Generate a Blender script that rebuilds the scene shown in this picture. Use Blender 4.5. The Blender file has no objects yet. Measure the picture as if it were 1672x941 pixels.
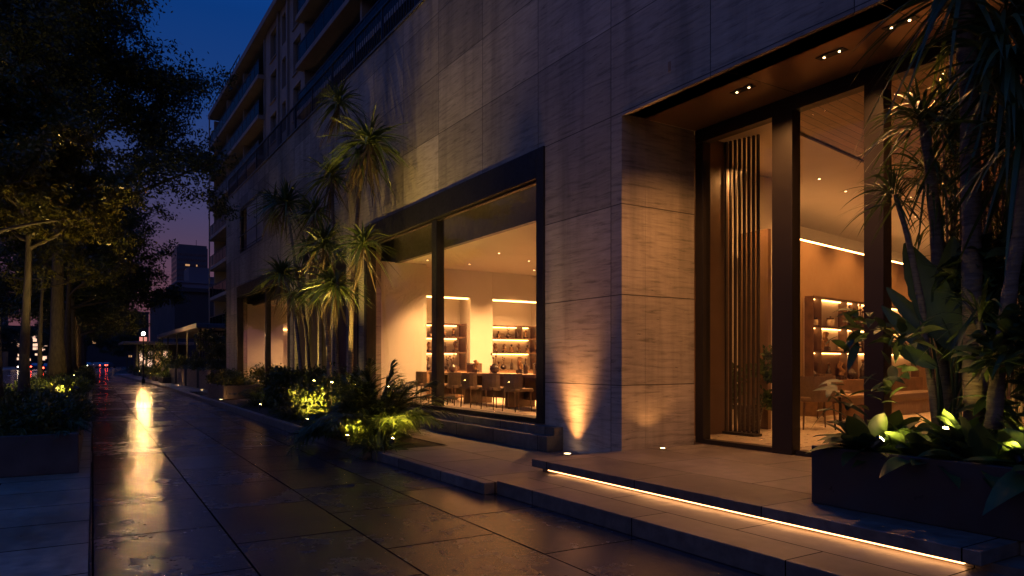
import bpy, math, random
import numpy as np
from mathutils import Vector, Matrix

random.seed(7)
RNG = np.random.default_rng(7)
PI = math.pi
scn = bpy.context.scene
COL = scn.collection

# ------------------------------------------------------------------ camera
CAM_H = 1.45
FPX, HZN, CXP = 1159.0, 592.0, 836.0
YAW = math.atan((CXP - 110) / FPX)
FX, FY = math.sin(YAW), math.cos(YAW)


def at(u, v, X=None, Y=None, Z=None):
    """photograph pixel + one known coordinate -> world point"""
    a = (u - CXP) / FPX
    x, y, z = FX + FY * a, FY - FX * a, (HZN - v) / FPX
    t = X / x if X is not None else (Y / y if Y is not None else (Z - CAM_H) / z)
    return Vector((x * t, y * t, CAM_H + z * t))


SA = math.radians(1.5)
SS, SC = math.sin(SA), math.cos(SA)


def st(a, b, z=0.0):
    """street frame (a across, b along) -> world"""
    return Vector((a * SC + b * SS, -a * SS + b * SC, z))


cam_d = bpy.data.cameras.new('camera')
cam = bpy.data.objects.new('camera', cam_d)
COL.objects.link(cam)
cam.location = (0, 0, CAM_H)
cam.rotation_euler = (PI / 2, 0, -YAW)
cam_d.sensor_width = 36
cam_d.lens = FPX / 1672 * 36
cam_d.shift_y = (HZN - 470.5) / 1672
cam_d.clip_start = 0.05
cam_d.clip_end = 3000
scn.camera = cam

# ------------------------------------------------------------------ render settings
scn.view_settings.view_transform = 'Standard'
scn.view_settings.look = 'None'
scn.view_settings.exposure = 0
scn.view_settings.gamma = 1
scn.cycles.use_denoising = True
scn.cycles.max_bounces = 7
scn.cycles.diffuse_bounces = 3
scn.cycles.glossy_bounces = 4
scn.cycles.transparent_max_bounces = 14
scn.cycles.transmission_bounces = 4
scn.cycles.caustics_reflective = False
scn.cycles.caustics_refractive = False
scn.cycles.sample_clamp_indirect = 4
scn.cycles.sample_clamp_direct = 0

# ------------------------------------------------------------------ world: dusk sky
w = bpy.data.worlds.new("World")
scn.world = w
w.use_nodes = True
nt = w.node_tree
bg = nt.nodes['Background']
tc = nt.nodes.new('ShaderNodeTexCoord')
sep = nt.nodes.new('ShaderNodeSeparateXYZ')
rp = nt.nodes.new('ShaderNodeValToRGB')
nt.links.new(tc.outputs['Generated'], sep.inputs[0])
nt.links.new(sep.outputs['Z'], rp.inputs[0])
nt.links.new(rp.outputs[0], bg.inputs[0])
SKY = [(0.0, (.15, .052, .062)), (.09, (.125, .052, .078)), (.16, (.070, .047, .100)), (.24, (.034, .048, .145)),
       (.32, (.011, .044, .185)), (.42, (.0035, .037, .185)), (.55, (.003, .062, .34)), (1.0, (.003, .070, .40))]
e = rp.color_ramp.elements
e[0].position, e[0].color = SKY[0][0], (*SKY[0][1], 1)
e[1].position, e[1].color = SKY[-1][0], (*SKY[-1][1], 1)
for p, c in SKY[1:-1]:
    k = e.new(p)
    k.color = (*c, 1)
bg.inputs[1].default_value = 1.0


# ------------------------------------------------------------------ materials
def new_mat(name):
    m = bpy.data.materials.new(name)
    m.use_nodes = True
    return m, m.node_tree, m.node_tree.nodes['Principled BSDF']


def N(nt, t, **kw):
    n = nt.nodes.new(t)
    for k, v in kw.items():
        setattr(n, k, v)
    return n


def noise(nt, vec, scale, detail=4, rough=.55):
    n = N(nt, 'ShaderNodeTexNoise')
    n.inputs['Scale'].default_value = scale
    n.inputs['Detail'].default_value = detail
    n.inputs['Roughness'].default_value = rough
    if vec is not None:
        nt.links.new(vec, n.inputs['Vector'])
    return n


def ramp(nt, src, stops):
    r = N(nt, 'ShaderNodeValToRGB')
    nt.links.new(src, r.inputs[0])
    el = r.color_ramp.elements
    def c4(c):
        return (c, c, c, 1) if isinstance(c, (int, float)) else (*c, 1)
    el[0].position, el[0].color = stops[0][0], c4(stops[0][1])
    el[1].position, el[1].color = stops[-1][0], c4(stops[-1][1])
    for p, c in stops[1:-1]:
        el.new(p).color = c4(c)
    return r


def math_n(nt, op, a, b=None):
    n = N(nt, 'ShaderNodeMath', operation=op)
    for i, x in enumerate((a, b)):
        if x is None:
            continue
        if isinstance(x, (int, float)):
            n.inputs[i].default_value = x
        else:
            nt.links.new(x, n.inputs[i])
    return n.outputs[0]


def mapping(nt, scale=(1, 1, 1), rot=(0, 0, 0), coord='Object'):
    t = N(nt, 'ShaderNodeTexCoord')
    m = N(nt, 'ShaderNodeMapping')
    m.inputs['Scale'].default_value = scale
    m.inputs['Rotation'].default_value = rot
    nt.links.new(t.outputs[coord], m.inputs[0])
    return m.outputs[0]


def bump(nt, p, h, strength, dist=.01, prev=None):
    b = N(nt, 'ShaderNodeBump')
    b.inputs['Strength'].default_value = strength
    b.inputs['Distance'].default_value = dist
    nt.links.new(h, b.inputs['Height'])
    if prev is not None:
        nt.links.new(prev, b.inputs['Normal'])
    nt.links.new(b.outputs[0], p.inputs['Normal'])
    return b.outputs[0]


def simple(name, col, rough=.6, metal=0., var=.25, scale=6, spec=.5, bmp=0., rv=.12):
    m, nt, p = new_mat(name)
    v = mapping(nt)
    n = noise(nt, v, scale, 5)
    lo = [c * (1 - var) for c in col]
    hi = [min(1, c * (1 + var)) for c in col]
    r = ramp(nt, n.outputs[0], [(.3, lo), (.7, hi)])
    nt.links.new(r.outputs[0], p.inputs['Base Color'])
    n2 = noise(nt, v, scale * 4, 3)
    r2 = ramp(nt, n2.outputs[0], [(.3, max(.02, rough - rv)), (.7, min(1, rough + rv))])
    nt.links.new(r2.outputs[0], p.inputs['Roughness'])
    p.inputs['Metallic'].default_value = metal
    p.inputs['Specular IOR Level'].default_value = spec
    if bmp:
        bump(nt, p, n2.outputs[0], bmp, .01)
    return m


def emit(name, col, strength):
    m, nt, p = new_mat(name)
    p.inputs['Base Color'].default_value = (*[min(1, c) * .5 for c in col], 1)
    p.inputs['Emission Color'].default_value = (*col, 1)
    p.inputs['Emission Strength'].default_value = strength
    return m


def stone_mat():
    """honed travertine cladding, thin open joints"""
    m, nt, p = new_mat('travertine')
    t = N(nt, 'ShaderNodeTexCoord')
    s = N(nt, 'ShaderNodeSeparateXYZ')
    nt.links.new(t.outputs['Object'], s.inputs[0])
    # along coordinate: Y on the facade plus X on returns
    al = math_n(nt, 'ADD', s.outputs['Y'], math_n(nt, 'MULTIPLY', s.outputs['X'], -1.0))
    cb = N(nt, 'ShaderNodeCombineXYZ')
    nt.links.new(al, cb.inputs[0])
    nt.links.new(s.outputs['Z'], cb.inputs[1])
    # panel joints
    br = N(nt, 'ShaderNodeTexBrick', offset=0.0, squash=1.0)
    mp = N(nt, 'ShaderNodeMapping')
    mp.inputs['Location'].default_value = (-.98, .07, 0)
    nt.links.new(cb.outputs[0], mp.inputs[0])
    nt.links.new(mp.outputs[0], br.inputs['Vector'])
    br.inputs['Scale'].default_value = 1
    br.inputs['Brick Width'].default_value = 1.76
    br.inputs['Row Height'].default_value = 1.213
    br.inputs['Mortar Size'].default_value = .007
    br.inputs['Mortar Smooth'].default_value = .3
    br.inputs['Bias'].default_value = 0
    br.inputs['Color1'].default_value = (.275, .235, .192, 1)
    br.inputs['Color2'].default_value = (.345, .295, .243, 1)
    br.inputs['Mortar'].default_value = (.06, .05, .042, 1)
    ix = math_n(nt, 'FLOOR', math_n(nt, 'DIVIDE', math_n(nt, 'SUBTRACT', al, .98), 1.76))
    iz = math_n(nt, 'FLOOR', math_n(nt, 'DIVIDE', math_n(nt, 'ADD', s.outputs['Z'], .07), 1.213))
    ci = N(nt, 'ShaderNodeCombineXYZ')
    nt.links.new(ix, ci.inputs[0])
    nt.links.new(iz, ci.inputs[1])
    wn = N(nt, 'ShaderNodeTexWhiteNoise', noise_dimensions='2D')
    nt.links.new(ci.outputs[0], wn.inputs['Vector'])
    off = N(nt, 'ShaderNodeVectorMath', operation='MULTIPLY_ADD')
    off.inputs[1].default_value = (23, 17, 0)
    nt.links.new(wn.outputs['Color'], off.inputs[0])
    nt.links.new(cb.outputs[0], off.inputs[2])
    tone = ramp(nt, wn.outputs['Value'], [(0, .74), (.5, .98), (1, 1.16)])
    # horizontal veins
    mv = N(nt, 'ShaderNodeMapping')
    mv.inputs['Scale'].default_value = (.9, 9, 1)
    mv.inputs['Rotation'].default_value = (0, 0, math.radians(-6))
    nt.links.new(off.outputs[0], mv.inputs[0])
    n1 = noise(nt, mv.outputs[0], 2.2, 9, .66)
    n1.inputs['Distortion'].default_value = .6
    r1 = ramp(nt, n1.outputs[0], [(.32, .50), (.47, .92), (.58, 1.04), (.75, 1.25)])
    mv2 = N(nt, 'ShaderNodeMapping')
    mv2.inputs['Scale'].default_value = (2.2, 16, 1)
    mv2.inputs['Rotation'].default_value = (0, 0, math.radians(-9))
    nt.links.new(off.outputs[0], mv2.inputs[0])
    n2 = noise(nt, mv2.outputs[0], 2.0, 5, .7)
    pits = ramp(nt, n2.outputs[0], [(.30, .35), (.37, 1.0)])
    n3 = noise(nt, t.outputs['Object'], .55, 4)
    r3 = ramp(nt, n3.outputs[0], [(.3, .80), (.7, 1.15)])
    c = br.outputs['Color']
    mv3 = N(nt, 'ShaderNodeMapping')
    mv3.inputs['Scale'].default_value = (1.3, .10, 1)
    nt.links.new(cb.outputs[0], mv3.inputs[0])
    n4 = noise(nt, mv3.outputs[0], 1.6, 5, .6)
    r4 = ramp(nt, n4.outputs[0], [(.34, .68), (.5, 1.0), (.7, 1.12)])
    for r in (r1, pits, r3, r4, tone):
        mx = N(nt, 'ShaderNodeMix', data_type='RGBA', blend_type='MULTIPLY')
        mx.inputs[0].default_value = 1
        nt.links.new(c, mx.inputs[6])
        nt.links.new(r.outputs[0], mx.inputs[7])
        c = mx.outputs[2]
    nt.links.new(c, p.inputs['Base Color'])
    p.inputs['Roughness'].default_value = .62
    p.inputs['Specular IOR Level'].default_value = .35
    h = math_n(nt, 'ADD', math_n(nt, 'MULTIPLY', br.outputs['Fac'], -1.2), math_n(nt, 'MULTIPLY', pits.outputs[0], .35))
    h = math_n(nt, 'ADD', h, math_n(nt, 'MULTIPLY', n1.outputs[0], .35))
    bump(nt, p, h, .7, .012)
    return m


def paving_mat(name, c1, c2, dry, bw, rh, rot=0., joint=.010, wave=1.0):
    """stone slabs; dry=0 soaked .. 1 dry"""
    m, nt, p = new_mat(name)
    v = mapping(nt, rot=(0, 0, rot))
    wv = noise(nt, v, .8, 2)
    br = N(nt, 'ShaderNodeTexBrick', offset=.5)
    nt.links.new(v, br.inputs['Vector'])
    for k, x in (('Scale', 1), ('Brick Width', bw), ('Row Height', rh), ('Mortar Size', joint), ('Mortar Smooth', .25), ('Bias', 0)):
        br.inputs[k].default_value = x
    br.inputs['Color1'].default_value = (*c1, 1)
    br.inputs['Color2'].default_value = (*c2, 1)
    br.inputs['Mortar'].default_value = (.006, .006, .006, 1)
    n1 = noise(nt, v, 1.1, 7, .62)      # damp patches
    n2 = noise(nt, v, 9, 6, .6)
    n3 = noise(nt, v, 55, 4, .6)
    r2 = ramp(nt, n2.outputs[0], [(.3, .6), (.7, 1.35)])
    r1 = ramp(nt, n1.outputs[0], [(.32, .7), (.68, 1.15)])
    c = br.outputs['Color']
    for r in (r2, r1):
        mx = N(nt, 'ShaderNodeMix', data_type='RGBA', blend_type='MULTIPLY')
        mx.inputs[0].default_value = 1
        nt.links.new(c, mx.inputs[6])
        nt.links.new(r.outputs[0], mx.inputs[7])
        c = mx.outputs[2]
    nt.links.new(c, p.inputs['Base Color'])
    lo, hi = (.10, .34) if dry < .3 else ((.34, .62) if dry < .8 else (.55, .8))
    rr = ramp(nt, n1.outputs[0], [(.30, lo), (.5, (lo + hi) / 2 - .02), (.72, hi)])
    rr2 = math_n(nt, 'ADD', rr.outputs[0], math_n(nt, 'MULTIPLY', math_n(nt, 'SUBTRACT', n2.outputs[0], .5), .25))
    # each slab has its own tilt of roughness
    bwt = N(nt, 'ShaderNodeSeparateColor')
    nt.links.new(br.outputs['Color'], bwt.inputs[0])
    rr3 = math_n(nt, 'ADD', rr2, math_n(nt, 'MULTIPLY', br.outputs['Fac'], .08))
    rr3 = math_n(nt, 'MAXIMUM', rr3, .05)
    nt.links.new(rr3, p.inputs['Roughness'])
    p.inputs['Specular IOR Level'].default_value = .5 if dry > .3 else .8
    if dry < .3:                                  # film of standing water
        p.inputs['Coat Weight'].default_value = .55
        p.inputs['Coat IOR'].default_value = 1.33
        nt.links.new(math_n(nt, 'MULTIPLY', rr3, .42), p.inputs['Coat Roughness'])
    h = math_n(nt, 'ADD', math_n(nt, 'MULTIPLY', br.outputs['Fac'], -1.8), math_n(nt, 'MULTIPLY', n3.outputs[0], .34 * wave))
    h = math_n(nt, 'ADD', h, math_n(nt, 'MULTIPLY', n2.outputs[0], .46 * wave))
    h = math_n(nt, 'ADD', h, math_n(nt, 'MULTIPLY', wv.outputs[0], 1.2 * wave))
    sp = math_n(nt, 'MULTIPLY', math_n(nt, 'SUBTRACT', 1.0, br.outputs['Fac']), .5 if dry > .3 else .8)
    nt.links.new(sp, p.inputs['Specular IOR Level'])       # open joints do not shine
    if dry < .3:
        nt.links.new(math_n(nt, 'MULTIPLY', math_n(nt, 'SUBTRACT', 1.0, br.outputs['Fac']), .55), p.inputs['Coat Weight'])
    # every slab lies with its own slight tilt
    sx = N(nt, 'ShaderNodeSeparateXYZ')
    nt.links.new(v, sx.inputs[0])
    row = math_n(nt, 'FLOOR', math_n(nt, 'DIVIDE', sx.outputs['Y'], rh))
    even = math_n(nt, 'SUBTRACT', 1.0, math_n(nt, 'FLOORED_MODULO', row, 2.0))
    xo = math_n(nt, 'ADD', sx.outputs['X'], math_n(nt, 'MULTIPLY', even, bw * .5))
    cl = math_n(nt, 'FLOOR', math_n(nt, 'DIVIDE', xo, bw))
    ci = N(nt, 'ShaderNodeCombineXYZ')
    nt.links.new(cl, ci.inputs[0])
    nt.links.new(row, ci.inputs[1])
    wn = N(nt, 'ShaderNodeTexWhiteNoise', noise_dimensions='2D')
    nt.links.new(ci.outputs[0], wn.inputs['Vector'])
    sc_ = N(nt, 'ShaderNodeSeparateColor')
    nt.links.new(wn.outputs['Color'], sc_.inputs[0])
    if bw < 10:
        # (a tilt grows with the coordinate, so it is measured from the slab's own corner)
        fx = math_n(nt, 'SUBTRACT', xo, math_n(nt, 'MULTIPLY', cl, bw))
        fy = math_n(nt, 'SUBTRACT', sx.outputs['Y'], math_n(nt, 'MULTIPLY', row, rh))
        tilt = math_n(nt, 'ADD', math_n(nt, 'MULTIPLY', math_n(nt, 'SUBTRACT', sc_.outputs[0], .5), math_n(nt, 'MULTIPLY', fx, 7.0)),
                      math_n(nt, 'MULTIPLY', math_n(nt, 'SUBTRACT', sc_.outputs[1], .5), math_n(nt, 'MULTIPLY', fy, 5.0)))
        h = math_n(nt, 'ADD', h, tilt)
        rr4 = math_n(nt, 'ADD', rr3, math_n(nt, 'MULTIPLY', math_n(nt, 'SUBTRACT', wn.outputs['Value'], .4), .16))
        nt.links.new(math_n(nt, 'MAXIMUM', rr4, .05), p.inputs['Roughness'])
    bo = bump(nt, p, h, .55, .012)
    if dry < .3:
        nt.links.new(bo, p.inputs['Coat Normal'])
    return m


def leaf_mat(name, dark, light, rough=.45, transl=.25):
    m, nt, p = new_mat(name)
    t = N(nt, 'ShaderNodeTexCoord')
    n = noise(nt, t.outputs['Object'], 3.0, 3)
    r = ramp(nt, n.outputs[0], [(.3, dark), (.7, light)])
    nt.links.new(r.outputs[0], p.inputs['Base Color'])
    p.inputs['Roughness'].default_value = rough
    p.inputs['Specular IOR Level'].default_value = .4
    tr = N(nt, 'ShaderNodeBsdfTranslucent')
    nt.links.new(r.outputs[0], tr.inputs[0])
    mx = N(nt, 'ShaderNodeMixShader')
    mx.inputs[0].default_value = transl
    nt.links.new(p.outputs[0], mx.inputs[1])
    nt.links.new(tr.outputs[0], mx.inputs[2])
    nt.links.new(mx.outputs[0], nt.nodes['Material Output'].inputs[0])
    return m


def glass_mat(name, tint=(.93, .94, .92), gain=1.0):
    m, nt, p = new_mat(name)
    nt.nodes.remove(p)
    a = N(nt, 'ShaderNodeBsdfTransparent')
    a.inputs[0].default_value = (*tint, 1)
    g = N(nt, 'ShaderNodeBsdfGlossy')
    g.inputs['Roughness'].default_value = .015
    f = N(nt, 'ShaderNodeFresnel')
    f.inputs[0].default_value = 1.42
    g0 = N(nt, 'ShaderNodeNewGeometry')
    k = math_n(nt, 'MULTIPLY', math_n(nt, 'MULTIPLY', f.outputs[0], gain), math_n(nt, 'SUBTRACT', 1.0, g0.outputs['Backfacing']))
    mx = N(nt, 'ShaderNodeMixShader')
    nt.links.new(k, mx.inputs[0])
    nt.links.new(a.outputs[0], mx.inputs[1])
    nt.links.new(g.outputs[0], mx.inputs[2])
    nt.links.new(mx.outputs[0], nt.nodes['Material Output'].inputs[0])
    return m


def plank_mat(name, c1, c2, width, rot):
    m, nt, p = new_mat(name)
    v = mapping(nt, rot=(0, 0, rot))
    br = N(nt, 'ShaderNodeTexBrick', offset=.37)
    nt.links.new(v, br.inputs['Vector'])
    for k, x in (('Scale', 1), ('Brick Width', 3.0), ('Row Height', width), ('Mortar Size', .006), ('Mortar Smooth', .1), ('Bias', 0)):
        br.inputs[k].default_value = x
    br.inputs['Color1'].default_value = (*c1, 1)
    br.inputs['Color2'].default_value = (*c2, 1)
    br.inputs['Mortar'].default_value = (.02, .012, .008, 1)
    v2 = mapping(nt, scale=(1.5, 22, 1), rot=(0, 0, rot))
    n = noise(nt, v2, 2, 6)
    r = ramp(nt, n.outputs[0], [(.3, .65), (.7, 1.2)])
    mx = N(nt, 'ShaderNodeMix', data_type='RGBA', blend_type='MULTIPLY')
    mx.inputs[0].default_value = 1
    nt.links.new(br.outputs['Color'], mx.inputs[6])
    nt.links.new(r.outputs[0], mx.inputs[7])
    nt.links.new(mx.outputs[2], p.inputs['Base Color'])
    p.inputs['Roughness'].default_value = .45
    bump(nt, p, math_n(nt, 'MULTIPLY', br.outputs['Fac'], -1), .5, .01)
    return m


def bark_mat(name, c1, c2, rings=False):
    m, nt, p = new_mat(name)
    v = mapping(nt, scale=(7, 7, 2.0) if not rings else (2, 2, 16))
    n = noise(nt, v, 2.5, 7, .65)
    r = ramp(nt, n.outputs[0], [(.32, c1), (.68, c2)])
    nt.links.new(r.outputs[0], p.inputs['Base Color'])
    p.inputs['Roughness'].default_value = .85
    bump(nt, p, n.outputs[0], .8, .03)
    return m


M = dict(
    stone=stone_mat(),
    bronze=simple('dark_bronze', (.017, .013, .010), .42, .3, .12, 1.2, rv=.03),
    soffit=simple('bronze_soffit', (.26, .165, .10), .30, .55, .03, .6, 1., rv=.015),
    black=simple('black_steel', (.022, .021, .021), .42, .5, .2, 5),
    railm=simple('rail_steel', (.03, .034, .04), .5, .4, .2, 5),
    paving=paving_mat('wet_paving', (.014, .019, .030), (.026, .032, .044), .1, 1.5, .98, PI / 2, .0095),
    strip=paving_mat('side_paving', (.15, .15, .115), (.20, .20, .155), .5, 1.9, .95, 0, .012, .5),
    deck=paving_mat('deck_stone', (.095, .08, .066), (.135, .115, .096), .6, 1.5, 1.1, PI / 2, .006, .25),
    apron=paving_mat('apron_stone', (.085, .078, .07), (.12, .108, .096), .4, 1.3, 1.0, PI / 2, .007, .5),
    asphalt=paving_mat('wet_asphalt', (.018, .018, .02), (.022, .022, .024), .0, 60, 60, 0, .001, .8),
    ground=simple('dark_ground', (.03, .03, .03), .7, 0, .3, .3),
    kerb=simple('kerb_stone', (.10, .095, .088), .5, 0, .3, 4, bmp=.3),
    planter=simple('planter_concrete', (.055, .052, .048), .45, 0, .3, 3, bmp=.2),
    planterd=simple('planter_dark_metal', (.032, .028, .025), .42, .2, .5, 1.6, rv=.18),
    soil=simple('soil', (.018, .013, .009), .95, 0, .5, 14, bmp=.8),
    plaster=simple('plaster', (.62, .57, .50), .75, 0, .05, 1.5),
    ceiling=simple('ceiling_plaster', (.60, .54, .46), .7, 0, .04, 1.2),
    bulk=simple('bulkhead_paint', (.045, .04, .036), .55, 0, .1, 2),
    floor=simple('interior_floor', (.46, .38, .30), .35, 0, .12, 2.0),
    dwall=simple('tan_wall_panel', (.36, .235, .13), .6, 0, .06, 1.5),
    panel=simple('brown_panel', (.16, .095, .055), .45, 0, .2, 2.2),
    wood=simple('dark_wood', (.11, .058, .03), .42, 0, .35, 5),
    woodlight=simple('mid_wood', (.22, .125, .065), .45, 0, .3, 5),
    shelfback=simple('alcove_back', (.60, .52, .42), .6, 0, .06, 2),
    fabric=simple('brown_fabric', (.13, .080, .048), .85, 0, .15, 40, bmp=.2),
    plank=plank_mat('ceiling_planks', (.20, .115, .06), (.27, .155, .085), .14, math.radians(-9)),
    glass=glass_mat('window_glass', gain=1.3),
    apglass=simple('apartment_glass', (.16, .20, .24), .08, .55, .2, 1, spec=.9, rv=.03),
    balglass=glass_mat('balcony_glass', (.30, .36, .40), .45),
    apwall=simple('apartment_render', (.15, .148, .150), .8, 0, .18, .8, bmp=.2),
    apslab=simple('apartment_slab', (.145, .142, .145), .75, 0, .15, .9),
    frost=simple('frosted_glass', (.34, .31, .29), .45, 0, .08, 2),
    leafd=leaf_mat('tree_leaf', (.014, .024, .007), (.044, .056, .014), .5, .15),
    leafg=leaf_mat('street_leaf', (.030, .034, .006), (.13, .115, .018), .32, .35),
    palm=leaf_mat('palm_leaf', (.045, .070, .018), (.10, .13, .028), .38),
    shrub=leaf_mat('shrub_leaf', (.030, .050, .012), (.085, .105, .022), .4),
    broad=leaf_mat('broad_leaf', (.028, .055, .016), (.06, .10, .026), .48, .22),
    bark=bark_mat('bark', (.020, .015, .011), (.065, .048, .034)),
    palmbark=bark_mat('palm_bark', (.08, .06, .042), (.20, .155, .11), True),
    farblock=simple('far_block', (.030, .030, .034), .9, 0, .2, .2),
    farblue=simple('far_roof', (.10, .10, .12), .9, 0, .2, .1),
    tower=simple('tower_wall', (.035, .05, .06), .5, 0, .15, .08),
    ceramic=simple('dark_ceramic', (.05, .032, .022), .25, 0, .3, 9),
    amber=simple('amber_ceramic', (.22, .12, .05), .25, 0, .3, 9),
    pale=simple('pale_ceramic', (.5, .4, .28), .35, 0, .2, 9),
    carpaint=simple('dark_car_paint', (.03, .032, .04), .2, .3, .1, 2),
    carpale=simple('silver_car_paint', (.18, .18, .19), .25, .4, .1, 2),
    rubber=simple('rubber', (.02, .02, .02), .8),
    e_strip=emit('led_warm', (1, .44, .13), 15),
    e_stripfill=emit('led_hidden_fill', (1, .44, .13), 2.2),  # only for the added strip hidden over the display window
    e_step=emit('led_step', (1, .44, .16), 8),
    e_cove=emit('led_cove', (1, .45, .14), 24),
    e_down=emit('downlight_lens', (1, .62, .28), 14),
    e_spike=emit('spike_lens', (1, .68, .22), 70),
    e_lamp=emit('street_lamp_globe', (1, .50, .17), 1600),
    e_win=emit('lit_window', (1, .5, .2), .55),
    e_win2=emit('lit_window_pale', (1, .62, .42), 1.2),
    e_dim=emit('dim_blue_window', (.12, .26, .42), .12),
    e_red=emit('tail_light', (1, .05, .02), 26),
    e_white=emit('head_light', (1, .75, .5), 26),
    e_sign=emit('red_sign', (1, .13, .12), 3),
    e_pink=emit('pink_sign', (1, .36, .28), .8),
)


# ------------------------------------------------------------------ mesh helpers
class MB:
    def __init__(s):
        s.v, s.f = [], []

    def add(s, vs, fs):
        b = len(s.v)
        s.v += [tuple(x) for x in vs]
        s.f += [tuple(i + b for i in f) for f in fs]
        return s

    def box(s, x0, x1, y0, y1, z0, z1, bev=0.):
        if bev:
            return s.bevbox(x0, x1, y0, y1, z0, z1, bev)
        vs = [(x, y, z) for z in (z0, z1) for y in (y0, y1) for x in (x0, x1)]
        return s.add(vs, [(0, 2, 3, 1), (4, 5, 7, 6), (0, 1, 5, 4), (2, 6, 7, 3), (0, 4, 6, 2), (1, 3, 7, 5)])

    def bevbox(s, x0, x1, y0, y1, z0, z1, b):
        """box with chamfered edges"""
        import bmesh
        bm = bmesh.new()
        bmesh.ops.create_cube(bm, size=1)
        for v in bm.verts:
            v.co = Vector(((x0 + x1) / 2 + v.co.x * (x1 - x0), (y0 + y1) / 2 + v.co.y * (y1 - y0), (z0 + z1) / 2 + v.co.z * (z1 - z0)))
        bmesh.ops.bevel(bm, geom=bm.edges[:] + bm.verts[:], offset=b, segments=2, affect='EDGES', profile=.5)
        bm.verts.index_update()
        s.add([v.co for v in bm.verts], [[v.index for v in f.verts] for f in bm.faces])
        bm.free()
        return s

    def xform(s, mat):
        s.v = [tuple(mat @ Vector(v)) for v in s.v]
        return s

    def tube(s, pts, rad, n=8, cap=True):
        pts = [Vector(p) for p in pts]
        if isinstance(rad, (int, float)):
            rad = [rad] * len(pts)
        vs, fs = [], []
        up = Vector((0, 0, 1))
        prev = None
        for i, p in enumerate(pts):
            d = (pts[min(i + 1, len(pts) - 1)] - pts[max(i - 1, 0)])
            d = d.normalized() if d.length > 1e-9 else up
            if prev is None:
                ref = Vector((1, 0, 0)) if abs(d.x) < .9 else Vector((0, 1, 0))
            else:
                ref = prev
            a = (ref - d * ref.dot(d)).normalized()
            prev = a
            b = d.cross(a)
            for k in range(n):
                t = 2 * PI * k / n
                vs.append(p + (a * math.cos(t) + b * math.sin(t)) * rad[i])
        for i in range(len(pts) - 1):
            for k in range(n):
                k2 = (k + 1) % n
                fs.append((i * n + k, i * n + k2, (i + 1) * n + k2, (i + 1) * n + k))
        if cap:
            fs.append(tuple(range(n - 1, -1, -1)))
            fs.append(tuple((len(pts) - 1) * n + k for k in range(n)))
        return s.add(vs, fs)

    def lathe(s, prof, n=14, c=(0, 0, 0)):
        vs, fs = [], []
        for r, z in prof:
            for k in range(n):
                t = 2 * PI * k / n
                vs.append((c[0] + r * math.cos(t), c[1] + r * math.sin(t), c[2] + z))
        for i in range(len(prof) - 1):
            for k in range(n):
                k2 = (k + 1) % n
                fs.append((i * n + k, i * n + k2, (i + 1) * n + k2, (i + 1) * n + k))
        fs.append(tuple(range(n - 1, -1, -1)))
        fs.append(tuple((len(prof) - 1) * n + k for k in range(n)))
        return s.add(vs, fs)

    def extrude(s, poly, axis, a0, a1):
        """poly of 2-D points extruded along axis (0 x, 1 y, 2 z)"""
        def p3(p, a):
            return {0: (a, p[0], p[1]), 1: (p[0], a, p[1]), 2: (p[0], p[1], a)}[axis]
        n = len(poly)
        vs = [p3(p, a0) for p in poly] + [p3(p, a1) for p in poly]
        fs = [tuple(range(n - 1, -1, -1)), tuple(range(n, 2 * n))]
        fs += [(i, (i + 1) % n, n + (i + 1) % n, n + i) for i in range(n)]
        return s.add(vs, fs)


def wall_holes(axis, p0, p1, a0, a1, z0, z1, holes):
    """wall slab between planes p0..p1 on axis (0: X planes, along Y; 1: Y planes, along X) with rectangular holes (a0,a1,z0,z1)"""
    A = sorted({a0, a1, *[h[0] for h in holes], *[h[1] for h in holes]})
    Z = sorted({z0, z1, *[h[2] for h in holes], *[h[3] for h in holes]})
    A = [a for a in A if a0 <= a <= a1]
    Z = [z for z in Z if z0 <= z <= z1]

    def solid(i, j):
        if i < 0 or j < 0 or i >= len(A) - 1 or j >= len(Z) - 1:
            return False
        ca, cz = (A[i] + A[i + 1]) / 2, (Z[j] + Z[j + 1]) / 2
        return not any(h[0] < ca < h[1] and h[2] < cz < h[3] for h in holes)

    def P(p, a, z):
        return (p, a, z) if axis == 0 else (a, p, z)
    mb = MB()
    idx = {}

    def vi(p, a, z):
        k = (p, a, z)
        if k not in idx:
            idx[k] = len(mb.v)
            mb.v.append(P(p, a, z))
        return idx[k]
    for i in range(len(A) - 1):
        for j in range(len(Z) - 1):
            if not solid(i, j):
                continue
            b0, b1, c0, c1 = A[i], A[i + 1], Z[j], Z[j + 1]
            mb.f.append((vi(p0, b0, c0), vi(p0, b0, c1), vi(p0, b1, c1), vi(p0, b1, c0)))
            mb.f.append((vi(p1, b0, c0), vi(p1, b1, c0), vi(p1, b1, c1), vi(p1, b0, c1)))
            if not solid(i - 1, j):
                mb.f.append((vi(p0, b0, c0), vi(p1, b0, c0), vi(p1, b0, c1), vi(p0, b0, c1)))
            if not solid(i + 1, j):
                mb.f.append((vi(p0, b1, c0), vi(p0, b1, c1), vi(p1, b1, c1), vi(p1, b1, c0)))
            if not solid(i, j - 1):
                mb.f.append((vi(p0, b0, c0), vi(p0, b1, c0), vi(p1, b1, c0), vi(p1, b0, c0)))
            if not solid(i, j + 1):
                mb.f.append((vi(p0, b0, c1), vi(p1, b0, c1), vi(p1, b1, c1), vi(p0, b1, c1)))
    return mb


def fix_normals(me):
    import bmesh
    bm = bmesh.new()
    bm.from_mesh(me)
    bmesh.ops.recalc_face_normals(bm, faces=bm.faces)
    bm.to_mesh(me)
    bm.free()


def world_loc(p):
    l = Vector((0, 0, 0))
    while p is not None:
        l += p.location
        p = p.parent
    return l


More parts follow.
